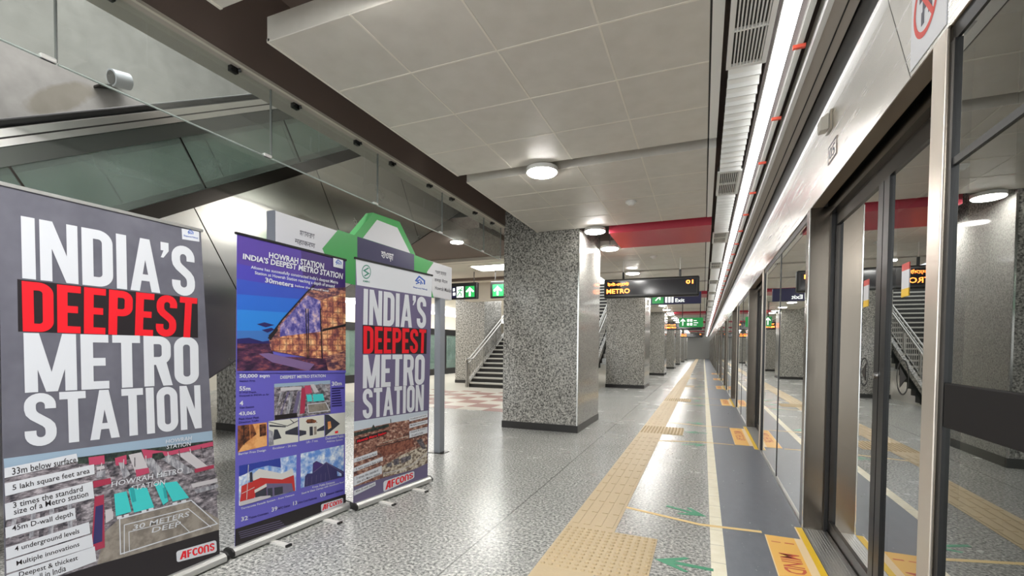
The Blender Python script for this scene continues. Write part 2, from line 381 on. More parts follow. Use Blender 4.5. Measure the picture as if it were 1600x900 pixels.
class Print:
    """marks printed on a flat plane; points are read off the photograph (with an optional crop) and land on the plane itself"""
    def __init__(s, p0, n): s.p0 = Vector(p0); s.n = Vector(n).normalized(); s.o = (0, 0, 1); s.mb = None; s.c = 0
    def crop(s, ox, oy, k): s.o = (ox, oy, k)
    def px(s, u, v, lift=0.0):
        u = s.o[0]+u/s.o[2]; v = s.o[1]+v/s.o[2]
        d = C_R*((u-800)/F_PX)-C_U*((v-CY)/F_PX)+C_F
        t = (s.p0-EYE).dot(s.n)/d.dot(s.n)
        return EYE+d*t+s.n*lift
    def start(s): s.mb = MB(); s.c = 0; return s
    def up(s, layer):
        s.c += 1; return layer*0.0006+s.c*1.2e-5
    def poly(s, pts, mt, layer=1):
        h = s.up(layer); P = [s.px(u, v, h) for u, v in pts]
        nn = Vector((0, 0, 0))
        for i in range(len(P)): nn += (P[i]-P[0]).cross(P[(i+1) % len(P)]-P[0])
        if nn.dot(s.n) < 0: P.reverse()
        s.mb.face(P, mt)
    def flat(s, vf, quad, mt, layer):
        h = s.up(layer); TL, TR, BR, BL = [s.px(*q, h) for q in quad]
        vs = [(BL*(1-p[0])+BR*p[0])*(1-p[1])+(TL*(1-p[0])+TR*p[0])*p[1]+s.n*(p[2]*1.5e-5 if len(p) > 2 else 0) for p in vf[0]]
        s.mb.mesh(vs, vf[1], mt)
    def text(s, body, quad, mt, layer=4, bold=0.0, shear=0.0): s.flat(text2d(body, bold, shear), quad, mt, layer)
    def para(s, body, quad, mt, layer=4, bold=0.0):
        TL, TR, BR, BL = [Vector((*q, 0)) for q in quad]; n = len(body); g = 0.22
        for i, b in enumerate(body):
            a0 = i/n; a1 = (i+1-g)/n; w = b[1] if isinstance(b, tuple) else 1.0; t = b[0] if isinstance(b, tuple) else b
            def at(x, y): return ((TL*(1-x)+TR*x)*(1-y)+(BL*(1-x)+BR*x)*y)[:2]
            s.text(t, (at(0, a0), at(w, a0), at(w, a1), at(0, a1)), mt, layer, bold)
    def heavy(s, body, quad, mt, layer=4, gap=0.055): s.flat(heavy_line(body, gap), quad, mt, layer)
    def ring(s, cx, cy, rx, ry, t, mt, layer=4, n=28):
        v, f = strip([(math.cos(2*math.pi*i/n), math.sin(2*math.pi*i/n)) for i in range(n)], t, True)
        h = s.up(layer); s.mb.mesh([s.px(cx+a*rx, cy-b*ry, h) for a, b in v], f, mt)
    def line(s, pts, t, mt, layer=4, closed=False):
        v, f = strip(pts, t, closed); h = s.up(layer); s.mb.mesh([s.px(a, b, h) for a, b in v], f, mt)
    def each(s, name, parent, items, mt, layer=4, bold=0.0, shear=0.0):
        for t in items: s.start(); s.text(t[0], t[1:], mt, layer, bold, shear); s.done(name, parent)
    def done(s, name, parent, label=None):
        # every printed face looks away from the plane
        mb = s.mb
        for i, f in enumerate(mb.f):
            P = [Vector(mb.v[k]) for k in f]; nn = Vector((0, 0, 0))
            for j in range(len(P)): nn += (P[j]-P[0]).cross(P[(j+1) % len(P)]-P[0])
            if nn.dot(s.n) < 0: mb.f[i] = tuple(reversed(f))
        o = mb.build(name, parent)
        if label: o['label'] = label
        return o

# ============================================================ THE SETTING
YN, YF = -6.0, 73.0
COLY = [7.45, 16.75, 25.6, 34.7, 43.8, 52.9, 62.0]
DOORC = [3.17+5.17*k for k in range(13)]

struct(MB().box(-14, 0.072, YN, YF, -0.3, 0, M_FLOOR), 'floor')
struct(MB().box(0.072, 0.163, YN, YF, -0.3, 0.001, M_LINE), 'trim_1')
struct(MB().box(0.163, 0.745, YN, YF, -0.3, 0, M_EDGE), 'trim_2')
struct(MB().box(0.745, 0.96, YN, YF, -0.3, 0, M_DARK), 'trim_3')
# tactile path with ribs, and the dotted pads in front of the doors
t = MB().box(-0.97, -0.60, YN, YF, -0.02, 0.003, M_TACT)
def padded(y): return any(abs(y-c) < 0.40 for c in DOORC[:5])
y = 1.2
while y < 26:
    if not padded(y) and not padded(y+0.28):
        for k in range(4): t.box(-0.945+k*0.09, -0.895+k*0.09, y, y+0.27, 0.003, 0.0065, M_TACT)
    y += 0.30
for c in DOORC[:5]:
    t.box(-0.97, -0.285, c-0.36, c+0.36, -0.02, 0.0035, M_TACT)
    if c < 15:
        for i in range(13):
            for j in range(13): t.cyl((-0.94+i*0.0525, c-0.33+j*0.055, 0.0035), (-0.94+i*0.0525, c-0.33+j*0.055, 0.012), 0.017, M_TACT, 8, 0.011)
struct(t, 'trim_4')
g = NB('checker_inlay'); ck = g.N.new('ShaderNodeTexChecker'); g.L.new(g.scaled((1, 1, 1)), ck.inputs['Vector']); ck.inputs['Scale'].default_value = 1.55
ck.inputs['Color1'].default_value = g.rgb((160, 124, 116)); ck.inputs['Color2'].default_value = g.rgb((205, 198, 186)); M_CHECK = g.base(ck.outputs['Color'], 0.25)
struct(MB().box(-8.2, -3.7, 9.2, 13.2, -0.02, 0.002, M_CHECK), 'trim_5')
M_LIGHTFLOOR = mat('light_terrazzo', (196, 190, 178), 0.25)
struct(MB().box(-12.2, -8.2, 9.2, 40, -0.02, 0.002, M_LIGHTFLOOR).box(-8.2, -3.3, 13.2, 40, -0.02, 0.002, M_LIGHTFLOOR), 'trim_6')

# ceilings
struct(MB().box(-3.24, 3.6, YN, YF, 4.2, 4.3, M_VOID), 'ceiling')
struct(MB().box(-13, -3.5, 7.0, 9.3, 3.4, 3.6, M_BROWN).box(-13, -6.05, YN, 7.0, 3.4, 3.6, M_BROWN), 'ceiling_brown')
o = struct(MB().box(-13, -3.27, 9.3, 13.4, 3.4, 3.6, M_CREAM).box(-13, -7.8, 13.4, YF, 3.4, 3.6, M_CREAM).box(-7.8, -3.27, 24, YF, 3.4, 3.6, M_CREAM), 'ceiling_cream')
struct(MB().box(-13, -3.3, 9.3, 9.5, 3.33, 3.4, M_CREAM).box(-13, -3.3, 9.5, 9.62, 3.35, 3.4, M_BROWN).box(-13, -3.3, 12.0, 12.16, 3.33, 3.4, M_BROWN), 'trim_7')
struct(MB().box(-7.0, -3.3, 13.0, 13.4, 2.86, 3.4, M_CREAM), 'wall_stair_head')
# shaft with the escalator
struct(MB().box(-6.15, -6.0, YN, 6.9, 2.3, 9, M_CONC).box(-6.15, -6.0, 6.9, 13, 3.6, 9, M_CONC), 'wall_shaft_left')
struct(MB().box(-6.0, -3.24, 13.0, 13.15, 3.6, 9, M_CONC), 'wall_shaft_end')
struct(MB().box(-3.5, -3.24, YN, 7.45, 3.48, 4.2, M_BEAM).box(-3.5, -3.27, 7.45, 13, 3.5, 4.2, M_BEAM).box(-3.5, -3.24, YN, 13, 4.2, 9, M_CONC), 'wall_shaft_right')
struct(MB().box(-3.24, -3.215, YN, 7.45, 3.478, 3.50, M_CREAM).box(-3.238, -3.22, YN, 7.45, 3.5, 4.2, M_VOID), 'trim_8')
struct(MB().box(-6.2, -3.24, YN, 13.2, 9, 9.1, M_CONC), 'ceiling_shaft')
# track side
M_TUN = mat('tunnel_dark', (46, 45, 43), 0.9)
struct(MB().box(3.6, 3.7, YN, YF, -1.3, 4.3, M_TUN), 'wall_right')
struct(MB().box(0.96, 3.6, YN, YF, -1.3, -1.2, M_TUN), 'floor_track')
struct(MB().box(-13.4, 3.7, YF, YF+0.1, 0, 4.3, mat('end_wall_paint', (190, 190, 186), 0.6)), 'wall_end')
struct(MB().box(-14, -13.9, YN, YF, 0, 3.6, M_CREAM), 'wall_left')
# overhead bulkhead above the screen doors
b = MB()
b.box(0.618, 0.75, YN, YF, 3.30, 3.38, M_BEAM).box(0.69, 0.697, YN, YF, 3.294, 3.30, M_GAP)
b.box(0.587, 0.618, YN, YF, 3.285, 3.40, M_WHITE)
b.box(0.36, 0.52, YN, YF, 3.36, 3.39, mat('tray_grey', (150, 142, 142), 0.6))
struct(b, 'trim_9')
f = MB(); f.box(0.757, 0.83, YN, YF, 2.505, 3.38, M_BLACK)
edges = [YN]+[2.36+2.585*k for k in range(-2, 28)]+[YF]
prof = [(0.75, 2.50), (0.672, 2.812), (0.663, 2.86), (0.668, 2.905), (0.688, 2.945), (0.72, 2.97), (0.757, 2.98), (0.757, 2.50)]
for a, c in zip(edges[:-1], edges[1:]): f.prism([(x, a+0.003, z) for x, z in prof], (0, c-a-0.006, 0), M_FASCIA)
f.box(0.752, 0.83, YN, YF, 2.497, 2.51, mat('fascia_lip', (112, 98, 82), 0.4))
f.box(0.83, 1.0, YN, YF, 2.56, 3.38, M_BLACK)
struct(f, 'trim_10')

# ============================================================ COLUMNS
def column(i, x0, x1, y0, y1, top, label, group, m=M_COL, trim=True):
    r = thing('granite_column', label, 'column', ((x0+x1)/2, (y0+y1)/2, 0), group)
    MB().box(x0, x1, y0, y1, 0.0, top, m).build('shaft', r, bevel=0.004)
    MB().box(x0-0.012, x1+0.012, y0-0.012, y1+0.012, 0.0, 0.12, M_SKIRT).build('skirting', r)
    if trim: part_label(MB().box(x1-0.01, x1+0.006, y0+0.004, y1-0.004, 0.12, top-0.9, M_SIDE).build('led_lit_side', r), 'column side facing the screen doors, LED light put into its pale colour')
    if trim: MB().box(x1-0.018, x1+0.004, y0-0.004, y0+0.018, 0.12, top-0.9, M_BRIGHT).build('corner_trim', r)
    return r
for i, y0 in enumerate(COLY):
    lab = ('nearest speckled grey granite column with black skirting, right of the roll-up banners' if i == 0 else
           'second speckled granite column, standing under the left end of the nearest departure display' if i == 1 else
           nth(i)+' speckled granite column from the near end of the platform row')
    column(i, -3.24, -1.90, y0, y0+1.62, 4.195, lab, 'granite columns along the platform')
column(0, -7.40, -6.4, 5.2, 6.6, 3.39, 'granite column seen through the gap between two banners, under the escalator', None, M_COL2, False)
column(0, -9.0, -7.75, 16.0, 17.6, 3.39, 'grey granite column behind the left railing of the staircase', None, M_COL2, False)

# ============================================================ CEILING RAFTS, RED PANELS, LAMPS
ZR = 3.34
def raft(y0, y1, label):
    r = thing('ceiling_panel_raft', label, 'ceiling panel', (-1.27, (y0+y1)/2, ZR), 'suspended cream ceiling panel rafts')
    MB().box(-2.62, 0.0, y0, y1, ZR, ZR+0.16, M_RAFT).build('panel_tray', r, bevel=0.004)
    s = MB(); n = 4
    for k in range(1, 4): s.box(-2.62+k*0.668-0.007, -2.62+k*0.668+0.007, y0, y1, ZR-0.002, ZR+0.01, M_JOINT)
    for k in range(1, n): s.box(-2.62, 0.0, y0+(y1-y0)*k/n-0.007, y0+(y1-y0)*k/n+0.007, ZR-0.0025, ZR+0.01, M_JOINT)
    s.box(-2.622, -2.60, y0, y1, ZR-0.003, ZR+0.02, M_JOINT); s.build('joint_strip', r)
    MB().box(0.012, 0.077, y0, y1, ZR-0.003, ZR+0.16, M_WHITE).box(0.0, 0.012, y0, y1, ZR+0.006, ZR+0.16, M_GAP).build('edge_trim', r)
    h = MB()
    for x in (-2.2, -0.4):
        for y in (y0+0.3, y1-0.3): h.cyl((x, y, ZR+0.16), (x, y, 4.197), 0.006, M_SATIN, 6)
    h.build('hanger_rod', r)
rafts = [(-0.6, 1.88), (2.19, 4.68), (4.9, 7.42)]
lamps = [(-1.63, 1.86), (-1.645, 4.79), (-1.66, 7.50)]
reds = []
for i, y0 in enumerate(COLY):
    y9 = COLY[i+1] if i+1 < len(COLY) else YF
    reds.append((y0+0.13, y0+1.32))
    rafts += [(y0+1.66, y0+4.42), (y0+4.64, y0+6.75), (y0+6.95, y9-0.06)]
    lamps += [(-1.68, y0+1.44), (-1.68, y0+4.53), (-1.68, y0+6.85)]+([(-1.66, y9+0.03)] if y9 < YF else [])
for i, (a, b_) in enumerate(rafts):
    lab = {0: 'cream ceiling panel raft whose corner shows at the top edge, above the dark recess', 1: 'large cream square-panelled ceiling raft filling the top middle of the view',
           2: 'cream ceiling raft with a smoke detector, directly before the nearest column'}.get(i, nth(i)+' cream ceiling panel raft counted from the near end')
    raft(a, b_, lab)
for i, (a, b_) in enumerate(reds):
    r = thing('red_ceiling_panel', ('glossy red ceiling panel beside the head of the nearest granite column' if i == 0 else 'glossy red ceiling panel beside the head of the '+nth(i)+' granite column'), 'ceiling panel', (-0.9, (a+b_)/2, 3.26), 'red ceiling panels beside the columns')
    MB().box(-1.45, 0.077, a, b_, 3.26, 3.42, M_RED).build('red_tray', r, bevel=0.003)
    MB().cyl((-0.9, (a+b_)/2, 3.42), (-0.9, (a+b_)/2, 4.197), 0.01, M_SATIN, 6).build('hanger_rod', r)
def make_lamp(x, y, label):
    r = thing('round_ceiling_lamp', label, 'ceiling lamp', (x, y, 3.275), 'round white ceiling lamps')
    MB().cyl((x, y, 3.287), (x, y, 3.333), 0.168, M_WHITE, 32).build('housing', r, smooth=True)
    MB().cyl((x, y, 3.275), (x, y, 3.2869), 0.150, M_LAMP, 32, 0.160).build('diffuser', r)
    MB().cyl((x, y, 3.333), (x, y, 4.197), 0.012, M_SATIN, 8).build('hanger_rod', r)
    return r
lamp0 = None
for i, (x, y) in enumerate(lamps):
    lab = {0: 'round white ceiling lamp glowing at the top edge of the view', 1: 'round lit ceiling lamp between the two nearest cream rafts', 2: 'round lit ceiling lamp at the top right corner of the nearest column',
           3: 'round lit ceiling lamp at the far left corner of the nearest red ceiling panel'}.get(i, nth(i)+' round lit ceiling lamp counted from the near end')
    if i == 0: first_lamp = (x, y, lab)
    elif lamp0 is None: lamp0 = make_lamp(x, y, lab)
    else: dup(lamp0, (x, y, 3.275), lab)
dup(lamp0, (first_lamp[0], first_lamp[1], 3.281), first_lamp[2], lambda o: not o.name.startswith('hanger'))   # fixed under the raft itself
def detector(x, y, label):
    r = thing('smoke_detector', label, 'smoke detector', (x, y, ZR-0.05), 'white smoke detectors')
    MB().cyl((x, y, ZR-0.02), (x, y, ZR), 0.07, M_WHITE, 20).build('base', r, smooth=True)
    MB().cyl((x, y, ZR-0.05), (x, y, ZR-0.02), 0.03, M_WHITE, 20, 0.055).build('sensor_head', r, smooth=True)
detector(-0.92, 6.3, 'small white smoke detector on the raft before the nearest column')
detector(-1.0, 10.15, 'small white smoke detector on the raft just before the departure display')

# ============================================================ OVERHEAD LINE: GRILLES, LOUVRES, LED BATTENS, RAIL
def grille(y0, y1, label):
    r = thing('air_grille', label, 'air vent', (0.225, (y0+y1)/2, 3.29), 'white ceiling air grilles')
    f = MB()
    for a in ((0.105, 0.135, y0, y1), (0.315, 0.345, y0, y1), (0.135, 0.315, y0, y0+0.03), (0.135, 0.315, y1-0.03, y1), (0.135, 0.315, (y0+y1)/2-0.006, (y0+y1)/2+0.006)): f.box(*a, 3.29, 3.31, M_WHITE)
    f.build('frame', r)
    s = MB()
    for k in range(9):
        x = 0.147+k*0.0195; s.box(x, x+0.008, y0+0.03, y1-0.03, 3.292, 3.312, M_WHITE)
    s.build('slats', r)
    MB().box(0.105, 0.345, y0, y1, 3.312, 3.36, mat('duct_dark', (70, 68, 66), 0.8)).build('duct_box', r)
    MB().cyl((0.225, (y0+y1)/2, 3.36), (0.225, (y0+y1)/2, 4.197), 0.012, M_SATIN, 6).build('hanger_rod', r)
    return r
M_LOUV = mat('louvre_white', (240, 240, 236), 0.45)
def louvre(y0, y1, label):
    n = 15; d = (y1-y0)/n; m = MB()
    for k in range(n):
        a = y0+k*d
        m.prism([(0.125, a+0.004, 3.375), (0.125, a+d-0.026, 3.318), (0.125, a+d-0.022, 3.288), (0.125, a+d-0.010, 3.288), (0.125, a+d-0.012, 3.324), (0.125, a+0.01, 3.381)], (0.205, 0, 0), M_LOUV)
    m.box(0.125, 0.33, y0, y1, 3.385, 3.39, M_GAP); m.cyl((0.225, (y0+y1)/2, 3.39), (0.225, (y0+y1)/2, 4.197), 0.012, M_SATIN, 6)
    return solo(m, 'louvre_panel', label, 'ceiling louvre', 'white stepped louvre panels', (0.225, (y0+y1)/2, 3.288))
PER = 2.79
g0 = grille(2.70, 3.50, 'white slatted air grille at the top edge, left of the bright light line')
l0 = louvre(3.51, 5.48, 'white stepped louvre panel between the two nearest air grilles')
for k in range(1, 25):
    dup(g0, (0.225, 3.10+PER*k, 3.29), nth(k)+' white slatted air grille from the near end of the light line')
    c = l0.copy(); COL.objects.link(c); c.location = (0.225, 4.495+PER*k, 3.288); c['label'] = nth(k)+' white stepped louvre panel from the near end of the light line'
def batten(y0, label):
    r = thing('led_batten', label, 'strip light', (0.42, y0, 3.29), 'LED battens of the continuous light line')
    MB().box(0.382, 0.458, y0+0.008, y0+1.247, 3.28, 3.318, M_LED).build('tube', r)
    MB().box(0.374, 0.466, y0+0.003, y0+1.252, 3.318, 3.36, M_WHITE).build('housing', r)
    return r
b0 = batten(1.345, 'glowing LED batten nearest the viewer at the top edge')
for k in range(1, 57): dup(b0, (0.42, 1.345+1.255*k, 3.29), nth(k)+' glowing LED batten from the near end of the light line')
r = thing('cable_rail', 'white cable rail with red clips running beside the bright light line', 'rail', (0.523, 30, 3.30))
MB().box(0.507, 0.540, 1, YF, 3.315, 3.36, mat('rail_grey', (176, 176, 170), 0.6)).build('rail', r)
cl = None
for k in range(70):
    yk = 1.45+0.985*k
    if cl is None: cl = MB().box(0.485, 0.555, yk-0.012, yk+0.012, 3.295, 3.315, M_CLIP).build('red_clip', r); cy0 = yk
    else:
        c = cl.copy(); COL.objects.link(c); c.parent = r; c.location = (0, yk-cy0, 0)
cl['label'] = 'red clip'

# ============================================================ PLATFORM SCREEN DOORS
def door_bay(c, label):
    r = thing('platform_screen_door', label, 'sliding door', (0.85, c, 0), 'platform screen door bays')
    a, b_ = c-1.04, c+1.05
    MB().box(0.745, 0.93, b_, b_+0.13, 0, 2.50, M_STEEL).box(0.741, 0.752, b_-0.001, b_+0.014, 0, 2.49, M_BRIGHT).build('pilaster', r, bevel=0.003)
    MB().box(0.745, 0.93, a-0.10, a, 0, 2.50, M_STEEL).box(0.738, 0.747, a-0.10, a, 0.01, 2.49, mat('post_steel', (214, 204, 192), 0.32, 0.8)).build('pilaster', r, bevel=0.003)
    MB().box(0.86, 0.955, a, b_, 2.43, 2.535, M_STEEL).box(0.90, 0.96, a, b_, 2.535, 2.6, M_BLACK).build('door_header', r)
    MB().box(0.88, 0.94, b_-0.03, b_, 0.0, 2.43, M_RUBBER).build('gasket', r); MB().box(0.88, 0.94, a, a+0.03, 0.0, 2.43, M_RUBBER).build('gasket', r)
    th = MB().box(0.748, 0.895, a, b_, 0.0, 0.005, M_SATIN)
    if c < 9:
        for i in range(7):
            for j in range(100): th.box(0.762+i*0.018, 0.770+i*0.018, a+0.01+j*0.0207, a+0.020+j*0.0207, 0.005, 0.007, M_SATIN)
    th.build('threshold', r)
    MB().box(0.895, 0.955, a, b_, 0.0, 0.022, M_DARK).build('sill', r)
    for s in (0, 1):
        y0, y1 = (a+0.03, c) if s == 0 else (c, b_-0.03)
        fm = MB().box(0.905, 0.945, y0, y1, 0.024, 0.10, M_DARK).box(0.905, 0.945, y0, y1, 2.34, 2.43, M_DARK)
        ys = (y1-0.085, y1-0.006) if s == 0 else (y0+0.006, y0+0.085)
        fm.box(0.905, 0.945, *ys, 0.10, 2.34, M_BLACK)
        yo = (y0, y0+0.03) if s == 0 else (y1-0.03, y1)
        fm.box(0.905, 0.945, *yo, 0.10, 2.34, M_DARK)
        lf = fm.build('door_leaf', r)
        g0_ = y0+0.03 if s == 0 else y0+0.085; g1_ = y1-0.085 if s == 0 else y1-0.03
        MB().box(0.918, 0.928, g0_, g1_, 0.10, 2.34, M_GLASS).build('glass_pane', lf)
        if c < 20:
            P = MB(); yc = c+0.30 if s == 1 else c-0.30; zc = 1.27
            v, f = strip([(math.cos(2*math.pi*i/28), math.sin(2*math.pi*i/28)) for i in range(28)], 0.09, True)
            P.mesh([(0.9165, yc+q*0.075, zc+w*0.085) for q, w in v], [tuple(reversed(k)) for k in f], M_BLACK)
            sg = 1 if s == 1 else -1
            tri = [(0.9165, yc+sg*0.05, zc), (0.9165, yc-sg*0.035, zc+0.055), (0.9165, yc-sg*0.035, zc-0.055)]
            P.face(tri if sg < 0 else list(reversed(tri)), M_BLACK); P.build('direction_mark', lf)
            P = MB(); z = 1.67; y2 = yc
            P.box(0.9155, 0.917, y2-0.045, y2+0.045, z+0.13, z+0.165, M_REDSTK).box(0.9155, 0.917, y2-0.045, y2+0.045, z+0.04, z+0.13, M_SIGNWHITE).box(0.9155, 0.917, y2-0.045, y2+0.045, z, z+0.04, M_YELLOW)
            P.build('safety_sticker', lf)
            yk = c-0.045 if s == 0 else c+0.045
            if s == 1: MB().cyl((0.905, yk, 1.26), (0.893, yk, 1.26), 0.018, M_BRIGHT, 14).build('lock', lf)
    return r
d0 = door_bay(DOORC[0], 'nearest platform screen door bay, of dark glass leaves between steel pilasters')
d1 = None
for i, c in enumerate(DOORC[1:], 1):
    dup(d0, (0.85, c, 0), nth(i)+' platform screen door bay of glass leaves from the near end')
def fixed(y0, y1, label, group, mull=True, bar=False):
    r = thing('fixed_glass_screen', label, 'glass screen', (0.79, (y0+y1)/2, 0), group)
    fm = MB().box(0.748, 0.80, y0, y1, 0.0, 0.02, M_SATIN).box(0.757, 0.80, y0, y1, 2.44, 2.505, M_BLACK)
    for q in ((y0, y0+0.03), (y1-0.03, y1)): fm.box(0.751, 0.80, *q, 0.02, 2.44, M_BLACK)
    fm.build('frame', r)
    ym = (y0+y1)/2
    if mull:
        MB().box(0.757, 0.80, ym-0.012, ym+0.012, 0.02, 2.44, M_BLACK).build('mullion', r)
        ps = ((y0+0.03, ym-0.012), (ym+0.012, y1-0.03))
    else: ps = ((y0+0.03, y1-0.03),)
    for q in ps: MB().box(0.762, 0.772, *q, 0.02, 2.44, M_GLASS).build('glass_pane', r)
    if bar:
        MB().box(0.752, 0.762, y0+0.03, y1-0.03, 1.145, 1.295, mat('push_bar_black', (30, 28, 28), 0.7, spec=0.15)).build('push_bar', r, bevel=0.006)
        MB().box(0.755, 0.762, y0+0.03, y1-0.03, 2.02, 2.045, M_RUBBER).build('glazing_bar', r)
    return r
fixed(-1.0, 2.03, 'fixed glass screen with a dark push bar at the right edge of the view', None, False, True)
f0 = fixed(DOORC[0]+1.18, DOORC[1]-1.14, 'fixed two-pane glass screen between the two nearest platform door bays', 'fixed glass screens between the doors')
fy = (DOORC[0]+1.18+DOORC[1]-1.14)/2
for k in range(1, 12): dup(f0, (0.79, fy+5.17*k, 0), nth(k)+' fixed two-pane glass screen between door bays, from the near end')

# marks on the fascia: laid out upright, then leant onto the panel
def lean(mb):
    for i, (x, y, z) in enumerate(mb.v):
        k = 1.025/(0.75+0.25*(z-1.4)); d = 0.75-x
        mb.v[i] = (0.75*k-0.970*d, y*k, 1.4+(z-1.4)*k-0.2425*d)
    return mb
r = thing('prohibition_sign', 'round red prohibition sign on a white panel above the nearest door', 'sign', (0.70, 2.15, 2.6))
P = MB().box(0.746, 0.7495, 2.06, 2.355, 2.52, 2.99, M_SIGNWHITE); lean(P).build('white_backing', r)
P = MB(); v, f = strip([(math.cos(2*math.pi*i/32), math.sin(2*math.pi*i/32)) for i in range(32)], 0.2, True)
P.mesh([(0.7452, 2.225+a*0.098, 2.715+b_*0.115) for a, b_ in v], [tuple(reversed(k)) for k in f], M_REDSTK)
lean(P).build('red_ring', r)
P = MB()
for a in ((2.17, 2.655, 2.20, 2.70), (2.19, 2.70, 2.235, 2.77), (2.235, 2.64, 2.26, 2.69), (2.22, 2.69, 2.25, 2.73), (2.25, 2.735, 2.28, 2.765)):
    P.box(0.7450, 0.7456, a[0], a[2], a[1], a[3], M_GREYINK)
P.cyl((0.745, 2.215, 2.79), (0.7456, 2.215, 2.79), 0.022, M_GREYINK, 14); lean(P).build('figure', r)
P = MB().prism([(0.7448, 2.298, 2.79), (0.7448, 2.285, 2.805), (0.7448, 2.152, 2.64), (0.7448, 2.165, 2.625)], (-0.0004, 0, 0), M_REDSTK); lean(P).build('red_bar', r)
r = thing('door_number_plate', 'small outlined door number plate on the fascia above the nearest door', 'sign', (0.70, 3.4, 2.57))
P = MB().box(0.747, 0.7495, 3.49, 3.70, 2.635, 2.75, M_FASCIA); lean(P).build('plate', r)
P = MB(); v, f = strip([(3.495, 2.64), (3.695, 2.64), (3.695, 2.745), (3.495, 2.745)], 0.011, True); P.mesh([(0.7462, a, b_) for a, b_ in v], [tuple(reversed(k)) for k in f], M_GREYINK); lean(P).build('outline', r)
v, f, asp = text2d('05', 0.01); P = MB(); P.mesh([(0.7460, 3.67-a*0.14, 2.655+b_*0.075) for a, b_ in v], f, M_GREYINK); lean(P).build('numerals', r)
r = thing('door_lamp', 'translucent door indicator lamp on the fascia above the number plate', 'lamp', (0.66, 3.4, 2.75))
lean(MB().box(0.735, 0.75, 3.62, 3.74, 2.85, 2.98, M_SATIN)).build('bracket', r, bevel=0.003)
lean(MB().prism([(0.735, 3.63, 2.86), (0.69, 3.645, 2.87), (0.69, 3.645, 2.95), (0.735, 3.63, 2.97)], (0, 0.09, 0), mat('lens_grey', (190, 186, 176), 0.25))).build('lens', r, bevel=0.006)

# ============================================================ FLOOR MARKS
def plate(pts, z, mt, h=0.0008): return MB().prism([(x, y, z) for x, y in pts], (0, 0, h), mt)
def arrow(x, y, L, wd, a, label):
    """a flat green arrow: solid barbed head and a straight shaft"""
    p = [(L/2, 0), (-0.02*L, wd/2), (-0.10*L, wd/2-0.012), (0.16*L, 0.022), (-L/2, 0.030), (-L/2, -0.008), (0.16*L, -0.022), (-0.10*L, -wd/2+0.012), (-0.02*L, -wd/2)]
    c, s = math.cos(a), math.sin(a); q = [(x+u*c-v*s, y+u*s+v*c) for u, v in p]
    return solo(plate(q, 0.0008, M_GREENV), 'floor_arrow', label, 'floor marking', 'green arrows on the platform floor')
for i, c in enumerate(DOORC[:6]):
    n = 'nearest' if i == 0 else nth(i)
    sk = thing('gap_warning_sticker', 'orange MIND THE GAP floor sticker before the '+n+' platform screen door', 'floor marking', (0.6, c, 0.001), 'orange gap warning stickers')
    MB().box(0.455, 0.69, c-0.80, c+0.79, 0.0, 0.0012, M_ORANGE).box(0.455, 0.462, c-0.80, c+0.79, 0.0012, 0.0016, M_PALE).box(0.648, 0.69, c-0.80, c+0.79, 0.0012, 0.0016, M_PALE).build('vinyl_sheet', sk)
    MB().box(0.69, 0.742, c-1.03, c+1.05, 0.0, 0.0014, M_YELLOW).box(0.69, 0.70, c-1.03, c+1.05, 0.0014, 0.0017, M_PALE).build('yellow_strip', sk)
    v, f, asp = text2d('MIND THE GAP', 0.012)
    MB().mesh([(0.505+b_*0.125, c+0.47-a*0.86, 0.0019) for a, b_ in v], [tuple(k) for k in f], M_REDINK).build('lettering', sk)
    MB().box(0.485, 0.545, c+0.66, c+0.672, 0.0012, 0.0018, M_REDINK).box(0.57, 0.63, c+0.66, c+0.676, 0.0012, 0.0018, M_REDINK).build('small_marks', sk)
    w = 0.022
    for s, nm in ((1, 'far'), (-1, 'near')):
        e = c+s*0.80; m = MB()
        for q in ([(-0.60, e+s*0.17-w), (-0.60, e+s*0.17+w), (0.0, e+w), (0.0, e-w)], [(0.0, e-w), (0.0, e+w), (0.44, e+w+s*0.03), (0.44, e-w+s*0.03)]):
            m.prism([(x, y, 0.0012) for x, y in q], (0, 0, 0.0008), M_CROSS)
        solo(m, 'queue_line', 'yellow bent queue line across the platform edge at the '+nm+' side of the '+n+' door', 'floor marking', 'yellow queue lines on the floor')
    if i < 4:
        arrow(-0.115, c+1.08, 0.36, 0.22, math.radians(-22), 'green arrow pointing to the track beyond the far side of the '+n+' door')
        arrow(-0.10, c-1.06, 0.36, 0.22, math.radians(22), 'green arrow pointing to the track at the near side of the '+n+' door')
        arrow(-0.095, c+0.02, 0.36, 0.22, math.radians(180), 'green arrow pointing away from the track in the middle of the '+n+' door')

# ============================================================ STATION NAME SIGN
r = thing('station_name_sign', 'green and white station name sign on grey posts behind the roll-up banners', 'sign', (-3.225, 4.1, 0))
MB().box(-3.27, -3.18, 2.73, 5.54, 2.035, 2.475, M_SIGNWHITE).box(-3.272, -3.182, 2.722, 2.735, 2.03, 2.48, M_POSTD).build('board', r, bevel=0.003)
M_POST = mat('post_grey', (148, 152, 159), 0.4)
for y in (2.92, 5.25): 
    p = MB().box(-3.27, -3.18, y, y+0.12, 0.004, 2.035, M_POST).build('post', r, bevel=0.003)
    MB().box(-3.34, -3.12, y-0.03, y+0.15, 0.0, 0.006, M_DARK).build('base_plate', p)
SG = Print((-3.18, 4, 2.2), (1, 0, 0)); SG.crop(400, 200, 3.333)
board = r.children[0]
em = MB(); pts = [SG.px(*q) for q in ((514, 556), (609, 440), (748, 488), (829, 655), (829, 668), (514, 568))]
pts = [Vector((-3.18, p.y, p.z)) for p in pts]; em.prism(pts, (-0.09, 0, 0), M_SIGNGREEN); e_ = em.build('emblem', r, bevel=0.003)
